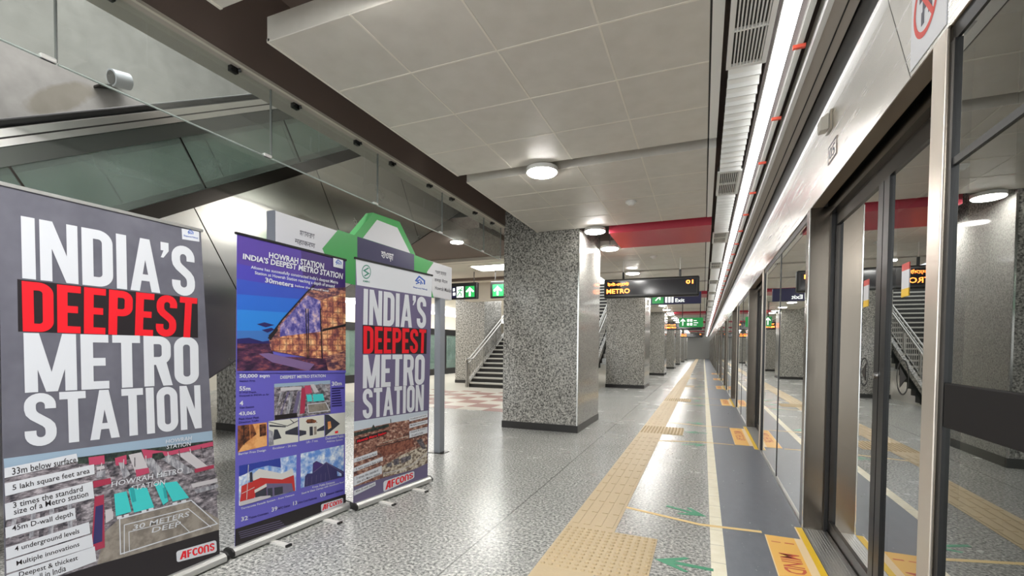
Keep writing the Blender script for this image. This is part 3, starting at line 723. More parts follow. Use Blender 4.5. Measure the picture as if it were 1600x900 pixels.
SG.start(); SG.poly([(556, 573), (630, 478), (736, 519), (803, 652)], M_SIGNWHITE, 1); SG.done('emblem_inlay', e_)
SG.start(); SG.poly([(427, 530), (345, 628), (417, 795), (533, 822), (925, 885), (890, 750), (925, 700), (826, 661), (524, 562)], M_SIGNGREEN, 1); SG.done('green_band', board)
SG.start(); SG.poly([(527, 565), (823, 659), (823, 860), (527, 815)], M_SIGNNAVY, 2); SG.done('name_panel', board)
SG.each('lettering', board, [('মহাকরণ', (228, 530), (305, 552), (302, 582), (226, 560))], M_GREYINK, 3, 0.01)
SG.each('lettering', board, [('महाकरण', (202, 576), (308, 604), (305, 632), (200, 603))], M_GREYINK, 3, 0.01)
SG.each('lettering', board, [('হাওড়া ময়দান', (932, 740), (990, 752), (990, 777), (932, 762))], M_GREYINK, 3, 0.01)
SG.each('lettering', board, [('हावड़ा मैदान', (930, 778), (997, 792), (996, 815), (930, 800))], M_GREYINK, 3, 0.01)
SG.each('lettering', board, [('Howrah Maidan', (932, 822), (1018, 838), (1017, 858), (932, 841))], M_GREYINK, 3, 0.01)
SG.each('lettering', board, [('হাওড়া', (652, 638), (716, 656), (713, 699), (650, 681))], M_SIGNWHITE, 3, 0.02)

# ============================================================ SMOKE BARRIER
jy = [-1.3, 0.07, 1.43, 2.79, 4.13, 5.47, 6.75, 7.43]
for i, (a, b_) in enumerate(zip(jy[:-1], jy[1:])):
    r = thing('smoke_barrier_pane', nth(i)+' hanging glass smoke barrier pane along the beam, counted from the near end', 'glass panel', (-3.294, (a+b_)/2, 2.92), 'glass smoke barrier panes under the beam')
    MB().box(-3.30, -3.288, a+0.004, b_-0.004, 2.925, 3.482, M_SMOKE).build('glass', r)
    MB().box(-3.301, -3.287, a+0.004, b_-0.004, 2.92, 2.927, mat('glass_edge', (190, 202, 196), 0.3)).build('bottom_edge', r)
    MB().box(-3.303, -3.285, b_-0.008, b_-0.001, 2.93, 3.478, mat('joint_grey', (120, 124, 122), 0.4)).build('joint_seal', r)
    MB().box(-3.31, -3.278, b_-0.075, b_-0.006, 2.92, 2.945, M_WHITE).build('joint_tab', r, bevel=0.006)
    for yc in ((a+0.24, b_-0.33) if b_-a > 1 else (a+0.3,)):
        cl = MB().box(-3.312, -3.276, yc-0.03, yc+0.03, 3.44, 3.484, M_BLACK)
        cl.cyl((-3.276, yc-0.025, 3.452), (-3.262, yc-0.025, 3.445), 0.014, M_BLACK, 8).cyl((-3.276, yc+0.03, 3.465), (-3.262, yc+0.04, 3.470), 0.014, M_BLACK, 8)
        cl.build('clamp', r)

# ============================================================ ESCALATOR
MS = 0.59; A_ = math.atan(MS); EX, EX1 = -4.0, -5.35
deck = lambda y: 1.1155+MS*y
bot = lambda y: -0.517+MS*y
r = thing('escalator', 'long steel-clad escalator with green glass sides rising over the platform', 'escalator', (-4.7, 0.9, 0))
Y0e, Y1e = -1.0, 11.5
core = MB().prism([(EX-0.03, 0.93, 0.03), (EX-0.03, Y1e, bot(Y1e)+0.03), (EX-0.03, Y1e, deck(Y1e)-0.05), (EX-0.03, Y0e, deck(Y0e)-0.05), (EX-0.03, Y0e, 0.03)], (EX1-EX+0.06, 0, 0), M_DARK)
core.build('truss', r)
nv = Vector((0, -math.sin(A_), math.cos(A_)))
def seam(s, h):            # point at distance s along the slope from the lower end, height fraction h between soffit and deck
    y = s*math.cos(A_)+nv.y*h*1.40; z = bot(0)+s*math.sin(A_)+nv.z*h*1.40
    return y, z
k = 0; st = -2.4
while st < 13.0:
    poly = [seam(st+0.004, 0), seam(st+1.55, 0), seam(st+1.55, 1), seam(st+0.004, 1)]
    # cut at the floor and at the lower end
    q = []
    for i in range(4):
        a, b_ = poly[i], poly[(i+1) % 4]
        if a[1] >= 0.0: q.append(a)
        if (a[1] < 0) != (b_[1] < 0):
            u = a[1]/(a[1]-b_[1]); q.append((a[0]+(b_[0]-a[0])*u, 0.0))
    if len(q) >= 3: MB().prism([(EX, y, z) for y, z in q], (-0.028, 0, 0), M_CLAD).build('cladding_panel', r)
    st += 1.556
MB().prism([(EX, 0.88, 0.0), (EX, Y1e, bot(Y1e)), (EX, Y1e, bot(Y1e)+0.03), (EX, 0.93, 0.03)], (EX1-EX, 0, 0), M_CLAD).build('soffit', r)
def slopebox(x0, x1, y0, y1, lo, hi, mt): return MB().prism([(x0, y0, deck(y0)+lo), (x0, y1, deck(y1)+lo), (x0, y1, deck(y1)+hi), (x0, y0, deck(y0)+hi)], (x1-x0, 0, 0), mt)
for x, nm in ((EX, 'near'), (EX1+0.14, 'far')):
    slopebox(x+0.01, x-0.15, Y0e, Y1e, -0.11, 0.02, M_DARK).build('deck_profile', r)
    hr = slopebox(x-0.035, x-0.115, Y0e, Y1e, 0.745, 0.80, M_RUBBER).build('handrail', r, bevel=0.012)
    slopebox(x-0.042, x-0.108, Y0e, Y1e, 0.625, 0.735, M_SATIN).build('guide_profile', hr)
    slopebox(x-0.0405, x-0.043, Y0e, Y1e, 0.672, 0.684, M_GAP).build('guide_groove', hr)
    slopebox(x-0.058, x-0.1, Y0e, Y1e, 0.50, 0.622, mat('rail_skirt', (92, 96, 92), 0.4, 0.6)).build('guide_skirt', hr)
    stp = -1.6; up = 0.66*math.cos(A_)
    while stp < 13:
        P = []
        for s, h in ((stp, 0), (stp+1.2, 0), (stp+1.2, 1), (stp, 1)):
            y = s*math.cos(A_)+nv.y*h*up; z = deck(0)+s*math.sin(A_)+nv.z*h*up+0.02*(1-h); P.append((x-0.07, y, z))
        if P[0][1] > Y0e:
            gp = MB().prism(P, (-0.012, 0, 0), M_ESCG).build('glass_panel', r)
            a, b_ = P[1], P[2]; MB().prism([(a[0]+0.001, a[1], a[2]), (a[0]+0.001, a[1]+0.011, a[2]+0.0065), (b_[0]+0.001, b_[1]+0.011, b_[2]+0.0065), (b_[0]+0.001, b_[1], b_[2])], (-0.014, 0, 0), M_DARK).build('joint', gp)
        stp += 1.206
m = MB(); y = 0.2
while y < 11: m.box(-5.12, -4.24, y, y+0.36, deck(y)-0.45, deck(y)-0.06, M_DARK); y += 0.36
m.build('steps', r)
r = thing('pipe_end', 'short grey pipe end sticking out of the concrete wall above the escalator', 'pipe', (-5.85, 3.05, 4.2))
MB().cyl((-5.88, 3.16, 4.27), (-5.88, 3.00, 4.235), 0.085, mat('pipe_grey', (170, 172, 178), 0.45), 24).build('pipe', r, smooth=True)
MB().cyl((-5.88, 3.0005, 4.2351), (-5.88, 2.995, 4.2339), 0.068, M_GAP, 24).build('bore', r)
MB().prism([(-6.0, 3.10, 4.18), (-5.90, 3.05, 4.17), (-5.90, 2.90, 4.10), (-6.0, 2.90, 4.10)], (0, 0.0, 0.02), M_DARK).box(-6.0, -5.94, 3.06, 3.12, 4.22, 4.28, M_DARK).build('bracket', r)

# ============================================================ STAIRCASE
SX0, SX1, SY = -7.62, -3.45, 14.45
r = thing('staircase', 'wide dark staircase with pale step edges rising beyond the nearest column', 'staircase', ((SX0+SX1)/2, SY, 0))
fl = MB(); RI, TR = 0.166, 0.295; n = 27
M_RISER = mat('stair_riser', (36, 34, 33), 0.5); M_TREAD = mat('stair_tread', (96, 94, 90), 0.4); M_NOSE = mat('stair_nosing', (190, 187, 178), 0.45)
for k in range(n): fl.box(SX0, SX1, SY+k*TR, SY+(k+1)*TR+0.3, max(0, k*RI-0.3), (k+1)*RI-0.012, M_RISER)
fl.build('flight', r)
ns = None
for k in range(n):
    if ns is None: ns = MB().box(SX0, SX1, SY-0.02, SY+TR, RI-0.045, RI, M_NOSE).build('nosing', r)
    else:
        c = ns.copy(); COL.objects.link(c); c.parent = r; c.location = (0, k*TR, k*RI)
MB().prism([(SX0-0.1, SY-0.02, 0), (SX0-0.1, SY+n*TR, n*RI-0.15), (SX0-0.1, SY+n*TR, n*RI+0.14), (SX0-0.1, SY-0.02, 0.16)], (0.1, 0, 0), M_COL2).build('stringer', r)
MB().prism([(SX1, SY-0.02, 0), (SX1, SY+n*TR, n*RI-0.15), (SX1, SY+n*TR, n*RI+0.14), (SX1, SY-0.02, 0.16)], (0.1, 0, 0), M_COL2).build('stringer', r)
sl = RI/TR
for x, lab in ((SX0+0.05, 'steel stair railing on the left side of the staircase'), (SX1-0.05, 'steel stair railing on the right side of the staircase, beside the granite columns')):
    q = thing('stair_railing', lab, 'railing', (x, SY, 0), 'stair railings')
    y1 = SY+n*TR-0.1
    zz = lambda y, h: max(0, (y-SY)*sl)+h
    for dx in (0, 0.14):
        MB().tube([(x+dx, SY-0.22, 0.98), (x+dx, SY, 1.0), (x+dx, y1, zz(y1, 1.0))], 0.026, M_RAIL, 12).build('handrail', q, smooth=True)
    MB().tube([(x, SY-0.22, 0.98), (x, SY-0.26, 0.9), (x, SY-0.22, 0.84), (x, SY, 0.86), (x, y1, zz(y1, 0.86))], 0.022, M_RAIL, 12).build('lower_handrail', q, smooth=True)
    MB().tube([(x, SY-0.1, 0.16), (x, SY, 0.18), (x, y1, zz(y1, 0.18))], 0.014, M_RAIL, 8).build('bottom_rail', q)
    MB().box(x-0.025, x+0.025, SY-0.22, SY-0.16, 0, 0.95, M_RAIL).build('newel_post', q)
    bl = None
    for k in range(56):
        yk = SY-0.05+k*0.14
        if k % 8 == 0: MB().box(x-0.022, x+0.022, yk-0.02, yk+0.02, zz(yk, -0.02 if yk > SY else 0), zz(yk, 0.86), M_RAIL).build('post', q)
        else: MB().box(x-0.008, x+0.008, yk-0.008, yk+0.008, zz(yk, 0.17), zz(yk, 0.86), M_RAIL).build('baluster', q)

# ============================================================ DISPLAYS AND HANGING SIGNS
def display(y, label):
    r = thing('departure_display', label, 'display', (-1.08, y, 2.5), 'hanging LED departure displays')
    cs = MB().box(-2.06, -0.10, y, y+0.14, 2.505, 2.92, M_BLACK).build('casing', r, bevel=0.03)
    MB().box(-2.0, -0.16, y-0.004, y+0.001, 2.57, 2.86, M_SCREEN).build('screen', cs)
    for x in (-1.65, -0.48):
        hg = MB().cyl((x, y+0.07, 2.915), (x, y+0.07, 3.07), 0.024, M_BLACK, 10).build('hanger', r)
        MB().cyl((x, y+0.07, 3.07), (x, y+0.07, 3.338), 0.008, M_WHITE, 8).build('rod', hg)
    L = MB()
    def put(body, x0, x1, z0, z1, bold):
        v, f, a = text2d(body, bold); L.mesh([(x0+p*(x1-x0), y-0.0048, z0+q*(z1-z0)) for p, q in v], f, M_AMBER)
    put('ইসট-ওয়েসট', -1.98, -1.52, 2.755, 2.845, 0.015); put('METRO', -2.0, -1.50, 2.605, 2.705, 0.012); put('01', -0.36, -0.22, 2.755, 2.835, 0.02)
    L.build('lettering', cs)
display(10.3, 'nearest black departure display with glowing amber METRO lettering')
display(28.6, 'second black departure display, far down the platform')
display(46.9, 'farthest small black departure display near the end of the platform')
r = thing('exit_sign', 'navy and green exit sign just behind the nearest departure display', 'sign', (-0.73, 13.5, 2.63))
cs = MB().box(-1.38, -0.08, 13.5, 13.6, 2.635, 2.96, M_EXITNAVY).build('casing', r, bevel=0.005)
L = MB().box(-1.35, -1.04, 13.496, 13.501, 2.66, 2.94, M_EXITGREEN); L.build('green_field', cs)
L = MB(); v, f = strip([(-1.26, 2.74), (-1.14, 2.86)], 0.03); L.mesh([(a, 13.4955, b_) for a, b_ in v], f, M_EXITWHITE)
v, f = strip([(-1.24, 2.86), (-1.14, 2.86), (-1.14, 2.76)], 0.03); L.mesh([(a, 13.495, b_) for a, b_ in v], f, M_EXITWHITE)
for x in (-1.0, -0.92, -0.84): L.box(x, x+0.055, 13.4955, 13.4995, 2.68, 2.88, M_EXITWHITE)
v, f, a = text2d('Exit', 0.015); L.mesh([(-0.74+p*0.24, 13.4955, 2.685+q*0.10) for p, q in v], f, M_EXITWHITE); L.build('lettering', cs)
for x in (-1.2, -0.26): MB().cyl((x, 13.55, 2.955), (x, 13.55, 3.338), 0.015, M_BLACK, 8).build('hanger', r)
r = thing('direction_sign', 'bright green direction sign with a white arrow hanging far along the platform', 'sign', (-0.5, 21, 2.33))
cs = MB().box(-0.97, -0.03, 21.0, 21.1, 2.335, 2.73, M_EXITGREEN).build('casing', r, bevel=0.005)
L = MB()
for p in ([(-0.83, 2.40), (-0.83, 2.66)], [(-0.92, 2.57), (-0.83, 2.67), (-0.74, 2.57)]):
    v, f = strip(p, 0.04); L.mesh([(a, 20.996, b_) for a, b_ in v], f, M_EXITWHITE)
for q in ((-0.66, 2.56), (-0.54, 2.56), (-0.66, 2.40), (-0.54, 2.40)): L.box(q[0], q[0]+0.09, 20.996, 20.9995, q[1], q[1]+0.11, M_EXITWHITE)
for k in range(3): L.box(-0.40, -0.28+0.05*(k == 1), 20.996, 20.9995, 2.41+k*0.09, 2.44+k*0.09, M_EXITWHITE)
L.build('symbols', cs)
for x in (-0.85, -0.15): MB().cyl((x, 21.05, 2.725), (x, 21.05, 3.338), 0.015, M_BLACK, 8).build('hanger', r)

EXP = Print((0, 10.995, 3), (0, -1, 0)); EXP.crop(660, 430, 4.738)
def exitbox(x0, x1, label):
    r = thing('exit_lightbox', label, 'sign', ((x0+x1)/2, 11.05, 2.68), 'green exit lightboxes over the concourse')
    cs = MB().box(x0, x1, 11.0, 11.12, 2.68, 3.12, M_BLACK).build('casing', r, bevel=0.02)
    for x in (x0+0.12, x1-0.12): MB().cyl((x, 11.06, 3.115), (x, 11.06, 3.41), 0.012, M_BLACK, 8).build('hanger', r)
    return cs
c1 = exitbox(-6.70, -5.55, 'left exit lightbox with a running figure, seen past the end of the name sign')
EXP.start(); EXP.poly([(318, 82), (385, 79), (386, 160), (318, 164)], M_EXITGREEN, 1)
EXP.line([(351, 156), (351, 96)], 12, M_EXITWHITE, 2); EXP.line([(325, 124), (351, 96), (378, 122)], 12, M_EXITWHITE, 3); EXP.done('arrow_panel', c1)
EXP.start(); EXP.poly([(254, 86), (304, 83), (305, 164), (254, 167)], M_EXITWHITE, 1)
for p in ([(286, 105), (276, 128)], [(276, 128), (290, 140), (284, 158)], [(276, 128), (264, 142), (258, 158)], [(286, 105), (270, 112), (264, 122)], [(286, 108), (298, 118)]): EXP.line(p, 7, M_EXITGREEN, 2)
EXP.ring(290, 96, 3, 3, 1.6, M_EXITGREEN, 2, 12); EXP.done('running_figure', c1)
EXP.start(); EXP.poly([(200, 92), (250, 87), (250, 167), (200, 170)], M_EXITNAVY, 1); EXP.poly([(226, 98), (240, 96), (240, 118), (226, 120)], M_EXITWHITE, 2); EXP.poly([(226, 130), (244, 128), (244, 150), (226, 152)], M_EXITWHITE, 2); EXP.done('symbol_panel', c1)
c2 = exitbox(-5.17, -4.55, 'right exit lightbox half hidden by the left edge of the nearest column')
EXP.start(); EXP.poly([(520, 70), (600, 67), (600, 153), (520, 157)], M_EXITGREEN, 1); EXP.line([(557, 150), (557, 88)], 12, M_EXITWHITE, 2); EXP.line([(530, 117), (557, 88), (586, 115)], 12, M_EXITWHITE, 3); EXP.done('arrow_panel', c2)

r = thing('square_ceiling_light', 'square lit ceiling panel light beside the nearest column, over the concourse', 'ceiling lamp', (-4.9, 10.58, 3.38))
MB().box(-5.4, -4.4, 10.2, 10.96, 3.385, 3.41, M_WHITE).build('frame', r); MB().box(-5.34, -4.46, 10.26, 10.90, 3.378, 3.386, M_PANEL).build('diffuser', r)
cp = Print((0, 0, 3.38), (0, 0, -1)).px(714, 379)
r = thing('small_ceiling_light', 'small lit downlight in the brown ceiling beyond the glass smoke barrier', 'ceiling lamp', (cp.x, cp.y, 3.37), None)
MB().cyl((cp.x, cp.y, 3.385), (cp.x, cp.y, 3.405), 0.13, M_WHITE, 24).build('ring', r); MB().cyl((cp.x, cp.y, 3.375), (cp.x, cp.y, 3.386), 0.115, M_LAMP, 24).build('diffuser', r)

# ============================================================ OPPOSITE PLATFORM
for k in range(8):
    y = 13.0+2.6*k
    r = thing('opposite_glass_screen', nth(k)+' glass screen on the opposite platform edge beyond the concourse, from the near end', 'glass screen', (-12.3, y+1.3, 0), 'glass screens on the opposite platform')
    MB().box(-12.4, -12.3, y, y+2.6, 0, 0.3, M_BLACK).box(-12.4, -12.3, y, y+2.6, 2.0, 2.3, M_BLACK).box(-12.4, -12.3, y, y+0.12, 0.3, 2.0, M_BLACK).box(-12.4, -12.3, y+2.48, y+2.6, 0.3, 2.0, M_BLACK).build('frame', r)
    MB().box(-12.37, -12.35, y+0.12, y+2.48, 0.3, 2.0, M_FARG).build('glass_pane', r)
struct(MB().box(-12.5, -12.3, 5, 45, 2.3, 2.95, M_CREAM).box(-12.5, -12.28, 5, 45, 2.95, 3.0, M_WHITE).box(-13.0, -12.45, 5, 45, 3.0, 3.4, M_WHITE), 'trim_11')
solo(MB().box(-12.40, -12.28, 6, 44, 3.02, 3.10, M_LED), 'opposite_light_line', 'bright continuous light line above the opposite platform screens', 'strip light')

# ============================================================ ROLL-UP BANNERS
def ink(name, rgb, rough=0.45): return mat('ink_'+name, rgb, rough)
I_W = ink('white', (208, 211, 217)); I_K = ink('black', (34, 29, 33)); I_R = ink('red', (226, 26, 40)); I_B = ink('dark_navy', (40, 34, 92))
I_TEAL = ink('teal', (62, 196, 196)); I_SKY = ink('pale_blue', (146, 168, 188)); I_LOGO = ink('logo_blue', (52, 92, 176)); I_LGREEN = ink('logo_green', (60, 130, 110))
def noisy(name, stops, scale, stretch=(1, 1, 1), detail=3):
    g = NB('ink_'+name); n = g.noise(scale, detail, 0.65, g.scaled(stretch)); return g.base(g.ramp(n, stops), 0.45)
I_GREY = noisy('slate', [(0.35, (92, 92, 103)), (0.65, (106, 106, 117))], 4)
I_TOWN = noisy('town', [(0.36, (56, 54, 62)), (0.48, (112, 106, 112)), (0.56, (140, 134, 140)), (0.66, (182, 174, 180))], 22, (1, 1, 2.2), 4)
I_TOWND = noisy('town_dark', [(0.38, (48, 46, 54)), (0.55, (98, 94, 100)), (0.66, (140, 130, 138))], 30, (1, 1, 2), 4)
I_SITE = noisy('bare_site', [(0.4, (120, 112, 104)), (0.6, (150, 142, 132))], 14)
I_TREES = noisy('trees', [(0.4, (30, 40, 40)), (0.6, (62, 74, 66))], 30)
I_ROOF = noisy('roof', [(0.42, (122, 122, 130)), (0.6, (172, 172, 178))], 18, (1, 3, 1)); I_ROOF2 = ink('roof_light', (190, 186, 190)); I_PINK = ink('pink_wall', (182, 70, 100)); I_PINKD = ink('dull_red', (160, 50, 76))
I_MAUVE = ink('mauve', (104, 96, 128)); I_VIO = ink('violet', (98, 92, 184)); I_PURP = ink('purple', (82, 62, 148)); I_PURD = ink('deep_purple', (66, 46, 110))
I_S1 = ink('dusk_a', (70, 64, 168)); I_S2 = ink('dusk_b', (52, 78, 178)); I_S3 = ink('dusk_c', (40, 100, 196)); I_S4 = ink('dusk_d', (42, 124, 208)); I_S5 = ink('dusk_e', (60, 110, 180))
I_NIGHT = noisy('night_ground', [(0.4, (44, 28, 54)), (0.55, (82, 46, 74)), (0.7, (150, 82, 84))], 9, (1, 1, 3))
def lattice():
    g = NB('ink_lattice'); x, y, z = g.xyz(); n = g.noise(13, 4, 0.7)
    c = g.ramp(n, [(0.32, (92, 52, 64)), (0.45, (160, 92, 78)), (0.55, (214, 148, 104)), (0.68, (246, 204, 150))])
    a = g.math('MAXIMUM', g.line(z, 0.01, 0.045, 0.005), g.line(y, 0.02, 0.055, 0.006)); c = g.mix(g.math('MULTIPLY', a, 0.55), c, g.rgb((84, 48, 62)))
    return g.base(c, 0.45)
I_LAT = lattice(); I_LATD = noisy('lattice_dark', [(0.38, (70, 48, 70)), (0.5, (120, 78, 82)), (0.62, (190, 132, 108))], 16, (1, 1, 2.5)); I_LATB = noisy('lattice_blue', [(0.4, (70, 66, 140)), (0.55, (128, 118, 176)), (0.66, (196, 170, 176))], 20)
I_EARTH = noisy('earth', [(0.36, (70, 46, 44)), (0.48, (128, 84, 72)), (0.56, (160, 120, 104)), (0.66, (206, 186, 168))], 24, (1, 1, 2), 5)
I_EARTH2 = noisy('red_earth', [(0.4, (98, 52, 44)), (0.6, (150, 96, 78))], 34); I_RUB = noisy('rubble', [(0.4, (88, 70, 60)), (0.5, (176, 164, 146)), (0.6, (210, 202, 186))], 26, (1, 1, 1.6), 4)
I_TAN = noisy('warm_floor', [(0.4, (196, 128, 72)), (0.6, (226, 168, 108))], 12); I_BRN = noisy('warm_dark', [(0.4, (60, 34, 28)), (0.6, (132, 78, 50))], 26); I_PALE = ink('pale_hall', (206, 206, 196)); I_DKBL = ink('dark_slate', (52, 54, 66)); I_CLOUD = noisy('cloud', [(0.4, (96, 140, 210)), (0.55, (176, 196, 226)), (0.65, (232, 236, 242))], 14); I_DEEP = ink('deep_sky', (44, 60, 150)); I_BLD = ink('blue_building', (52, 48, 98)); I_BRED = ink('brick_red', (186, 48, 46)); I_SILV = ink('silver_band', (206, 204, 200))

def banner(name_label, corners_px, front_px, plane, rail_mt, back=I_W, base_mt=M_ALU, sheet_mt=I_GREY):
    """corners TL, TR, BR, BL of the sheet and the cassette's lower front line, read off the photo; plane = (point, normal)"""
    PR = Print(*plane); n = PR.n; d = Vector((-n.y, n.x, 0))     # d runs to the right as seen from the front
    TL, TR, BR, BL = [PR.px(*q) for q in corners_px]
    b0, b1 = [PR.px(*q) for q in front_px]
    s0, s1 = (b0-PR.p0).dot(d), (b1-PR.p0).dot(d); org = Vector((PR.p0.x, PR.p0.y, 0))
    mid = org+d*((s0+s1)/2)
    r = thing('rollup_banner', name_label, 'banner', (mid.x, mid.y, 0), 'roll-up banners')
    zb = 0.062
    BL = org+d*((BL-PR.p0).dot(d))+Vector((0, 0, zb)); BR = org+d*((BR-PR.p0).dot(d))+Vector((0, 0, zb))
    sheet = MB().prism([TL, TR, BR, BL], -n*0.0015, sheet_mt).build('sheet', r)
    mb = MB(); P = [(0.040, 0.010), (0.047, 0.024), (0.043, 0.046), (0.022, 0.061), (-0.025, 0.064), (-0.050, 0.046), (-0.050, 0.010)]
    mb.prism([org+d*(s0+0.012)+n*a+Vector((0, 0, z)) for a, z in P], d*(s1-s0-0.024), base_mt)
    cs = mb.build('cassette', r, bevel=0.004)
    for s in (s0, s1-0.014): MB().prism([org+d*s+n*a*1.06+Vector((0, 0, z*1.04-0.0)) for a, z in P], d*0.014, M_RUBBER).build('end_cap', cs)
    for k in (0.28, 0.72):
        c = org+d*(s0+(s1-s0)*k)
        ft = MB().prism([c+d*-0.020+n*-0.17, c+d*0.020+n*-0.17, c+d*0.020+n*0.19, c+d*-0.020+n*0.19], Vector((0, 0, 0.012)), mat('foot_grey', (214, 212, 206), 0.5))
        ft = ft.build('foot', r)
        MB().prism([c+d*-0.021+n*0.19, c+d*0.021+n*0.19, c+d*0.021+n*0.206, c+d*-0.021+n*0.206], Vector((0, 0, 0.015)), M_RUBBER).build('rubber_tip', ft)
    MB().prism([TL-d*0.01+Vector((0, 0, z))+n*a for a, z in ((0.006, -0.004), (0.006, 0.012), (-0.012, 0.012), (-0.012, -0.004))], (TR-TL)+d*0.02, rail_mt).build('top_rail', r)
    tm = (TL+TR)/2-n*0.03; bm = org+d*((s0+s1)/2)-n*0.03
    MB().cyl((bm.x, bm.y, 0.06), (tm.x, tm.y, tm.z-0.02), 0.009, M_SATIN, 10).build('support_pole', r)
    return r, sheet, PR
def badge(PR, sheet, quad, inset):
    """white rounded badge with the red company lettering"""
    PR.start(); TL, TR, BR, BL = [Vector((*q, 0)) for q in quad]; pts = []
    for (cx, cy, a0) in ((0.06, 0.80, 90), (0.06, 0.20, 180), (0.94, 0.20, 270), (0.94, 0.80, 0)):
        for i in range(5):
            a = math.radians(a0+22.5*i); x = cx+0.06*math.cos(a); y = cy+0.20*math.sin(a)
            p = (TL*(1-x)+TR*x)*y+(BL*(1-x)+BR*x)*(1-y); pts.append((p.x, p.y))
    PR.poly(pts, I_W, 4); PR.flat(afcons2d(), inset, I_R, 5); PR.done('company_badge', sheet)
def partner(PR, x, y, k, layer=3):
    """blue gabled emblem with S and N-like strokes, and the small line of text under it"""
    PR.line([(x-18*k, y-2*k), (x-2*k, y-22*k), (x+20*k, y-4*k), (x+20*k, y+12*k)], 6*k, I_LOGO, layer)
    PR.line([(x+2*k, y-8*k), (x-12*k, y-2*k), (x-2*k, y+4*k), (x-16*k, y+9*k)], 5*k, I_LOGO, layer)
    PR.line([(x+4*k, y+12*k), (x+5*k, y-4*k), (x+12*k, y+10*k)], 5*k, I_LOGO, layer)

# ---- banner at the left
r, sh, PR = banner('large grey roll-up banner at the left edge reading INDIA\'S DEEPEST METRO STATION', ((-3, 287), (313.7, 361), (342.5, 866), (9, 1000)), ((9, 1014), (351, 884)), ((-2.84, 1.5, 1), (1, 0, 0)), M_SATIN)
PR.crop(0, 280, 2.903); PR.start()
PR.poly([(78, 453), (896, 540), (898, 719), (82, 691)], I_K, 1); PR.done('headline_bar', sh)
PR.start(); PR.heavy("INDIA'S", ((93, 166), (880, 312), (884, 534), (100, 449)), I_W, 3); PR.done('headline_word', sh)
PR.start(); PR.heavy('METRO', ((105, 697), (898, 716), (902, 928), (112, 969)), I_W, 3); PR.done('headline_word', sh)
PR.crop(0, 590, 2.903); PR.start(); PR.heavy('STATION', ((106, 74), (907, 34), (914, 228), (113, 318)), I_W, 3); PR.done('headline_word', sh)
PR.crop(0, 280, 2.903); PR.start(); PR.heavy('DEEPEST', ((97, 461), (894, 540), (884, 719), (103, 690)), I_R, 3); part_label(PR.done('headline_word', sh), 'red headline word')
PR.start(); PR.poly([(823, 223), (902, 238), (904, 284), (826, 272)], I_W, 2); PR.text('Shapoorji Pallonji', ((832, 251), (897, 264), (897, 273), (833, 261)), I_LOGO, 3, 0.02); partner(PR, 862, 243, 0.62); PR.done('corner_logo', sh)
PR.crop(0, 590, 2.903); PR.start()
PR.poly([(16, 368), (962, 241), (966, 300), (20, 430)], I_SKY, 1)
PR.poly([(20, 420), (966, 285), (992, 690), (440, 848), (28, 975)], I_TOWN, 2)
PR.poly([(350, 362), (560, 335), (750, 312), (760, 345), (560, 375), (352, 392)], I_TREES, 3); PR.poly([(752, 310), (964, 285), (966, 315), (755, 345)], I_TREES, 3)
PR.poly([(400, 362), (472, 352), (474, 390), (404, 400)], I_PINK, 4); PR.poly([(520, 365), (572, 350), (574, 392), (524, 400)], I_PINK, 4); PR.poly([(640, 325), (760, 335), (964, 290), (966, 310), (780, 350), (655, 368)], I_PINK, 4)
for q in ([(582, 350), (640, 338), (672, 415), (612, 430)], [(652, 370), (690, 362), (740, 425), (700, 440)], [(722, 362), (770, 350), (880, 425), (838, 440)], [(800, 345), (860, 338), (942, 402), (900, 420)], [(536, 385), (560, 385), (590, 440), (560, 460)]):
    PR.poly(q, I_ROOF2 if q[0][0] in (582, 800) else I_ROOF, 4)
PR.poly([(612, 418), (672, 408), (676, 432), (618, 450)], I_PINK, 5); PR.poly([(690, 345), (735, 338), (748, 362), (715, 372), (688, 365)], I_TREES, 5)
PR.poly([(880, 415), (968, 395), (970, 410), (884, 432)], I_PINKD, 5)
for k in range(9): PR.poly([(24+k*40, 560+k*2), (46+k*40, 552+k*2), (20+k*44, 720), (-2+k*44 if k else 24, 730)], I_ROOF if k % 2 else I_TOWND, 3)
PR.poly([(428, 540), (470, 530), (474, 770), (412, 790)], I_PINKD, 4); PR.poly([(432, 585), (466, 575), (462, 742), (420, 756)], I_BLD, 5)
PR.poly([(420, 470), (500, 455), (504, 480), (424, 500)], I_PINKD, 4)
PR.poly([(474, 700), (540, 640), (850, 555), (992, 640), (992, 690), (560, 815), (440, 848)], I_SITE, 3)
for k, q in enumerate(([(870, 455), (980, 430), (984, 448), (876, 474)], [(866, 482), (984, 456), (986, 474), (872, 500)], [(880, 508), (988, 482), (989, 498), (890, 526)], [(900, 534), (990, 512), (990, 530), (916, 552)],
        [(436, 405), (470, 398), (474, 412), (438, 420)], [(438, 426), (476, 418), (478, 448), (436, 456)], [(480, 392), (520, 384), (540, 440), (500, 450)], [(476, 600), (512, 592), (512, 640), (478, 660)], [(700, 440), (790, 425), (796, 440), (706, 456)], [(500, 510), (512, 506), (522, 600), (508, 606)])):
    PR.poly(q, (I_TOWND, I_ROOF2, I_ROOF)[k % 3], 4)
for k in range(12): PR.line([(360+k*50, 402-k*8), (350+k*52, 440-k*7)], 4, I_TOWND if k % 2 else I_ROOF2, 4)
PR.done('aerial_photo', sh)
PR.start()
PR.poly([(516, 528), (572, 515), (594, 608), (524, 628)], I_TEAL, 6); PR.poly([(580, 505), (664, 498), (698, 588), (606, 612)], I_TEAL, 6); PR.poly([(586, 500), (606, 498), (616, 560), (598, 566)], ink('teal_dark', (40, 160, 164)), 7)
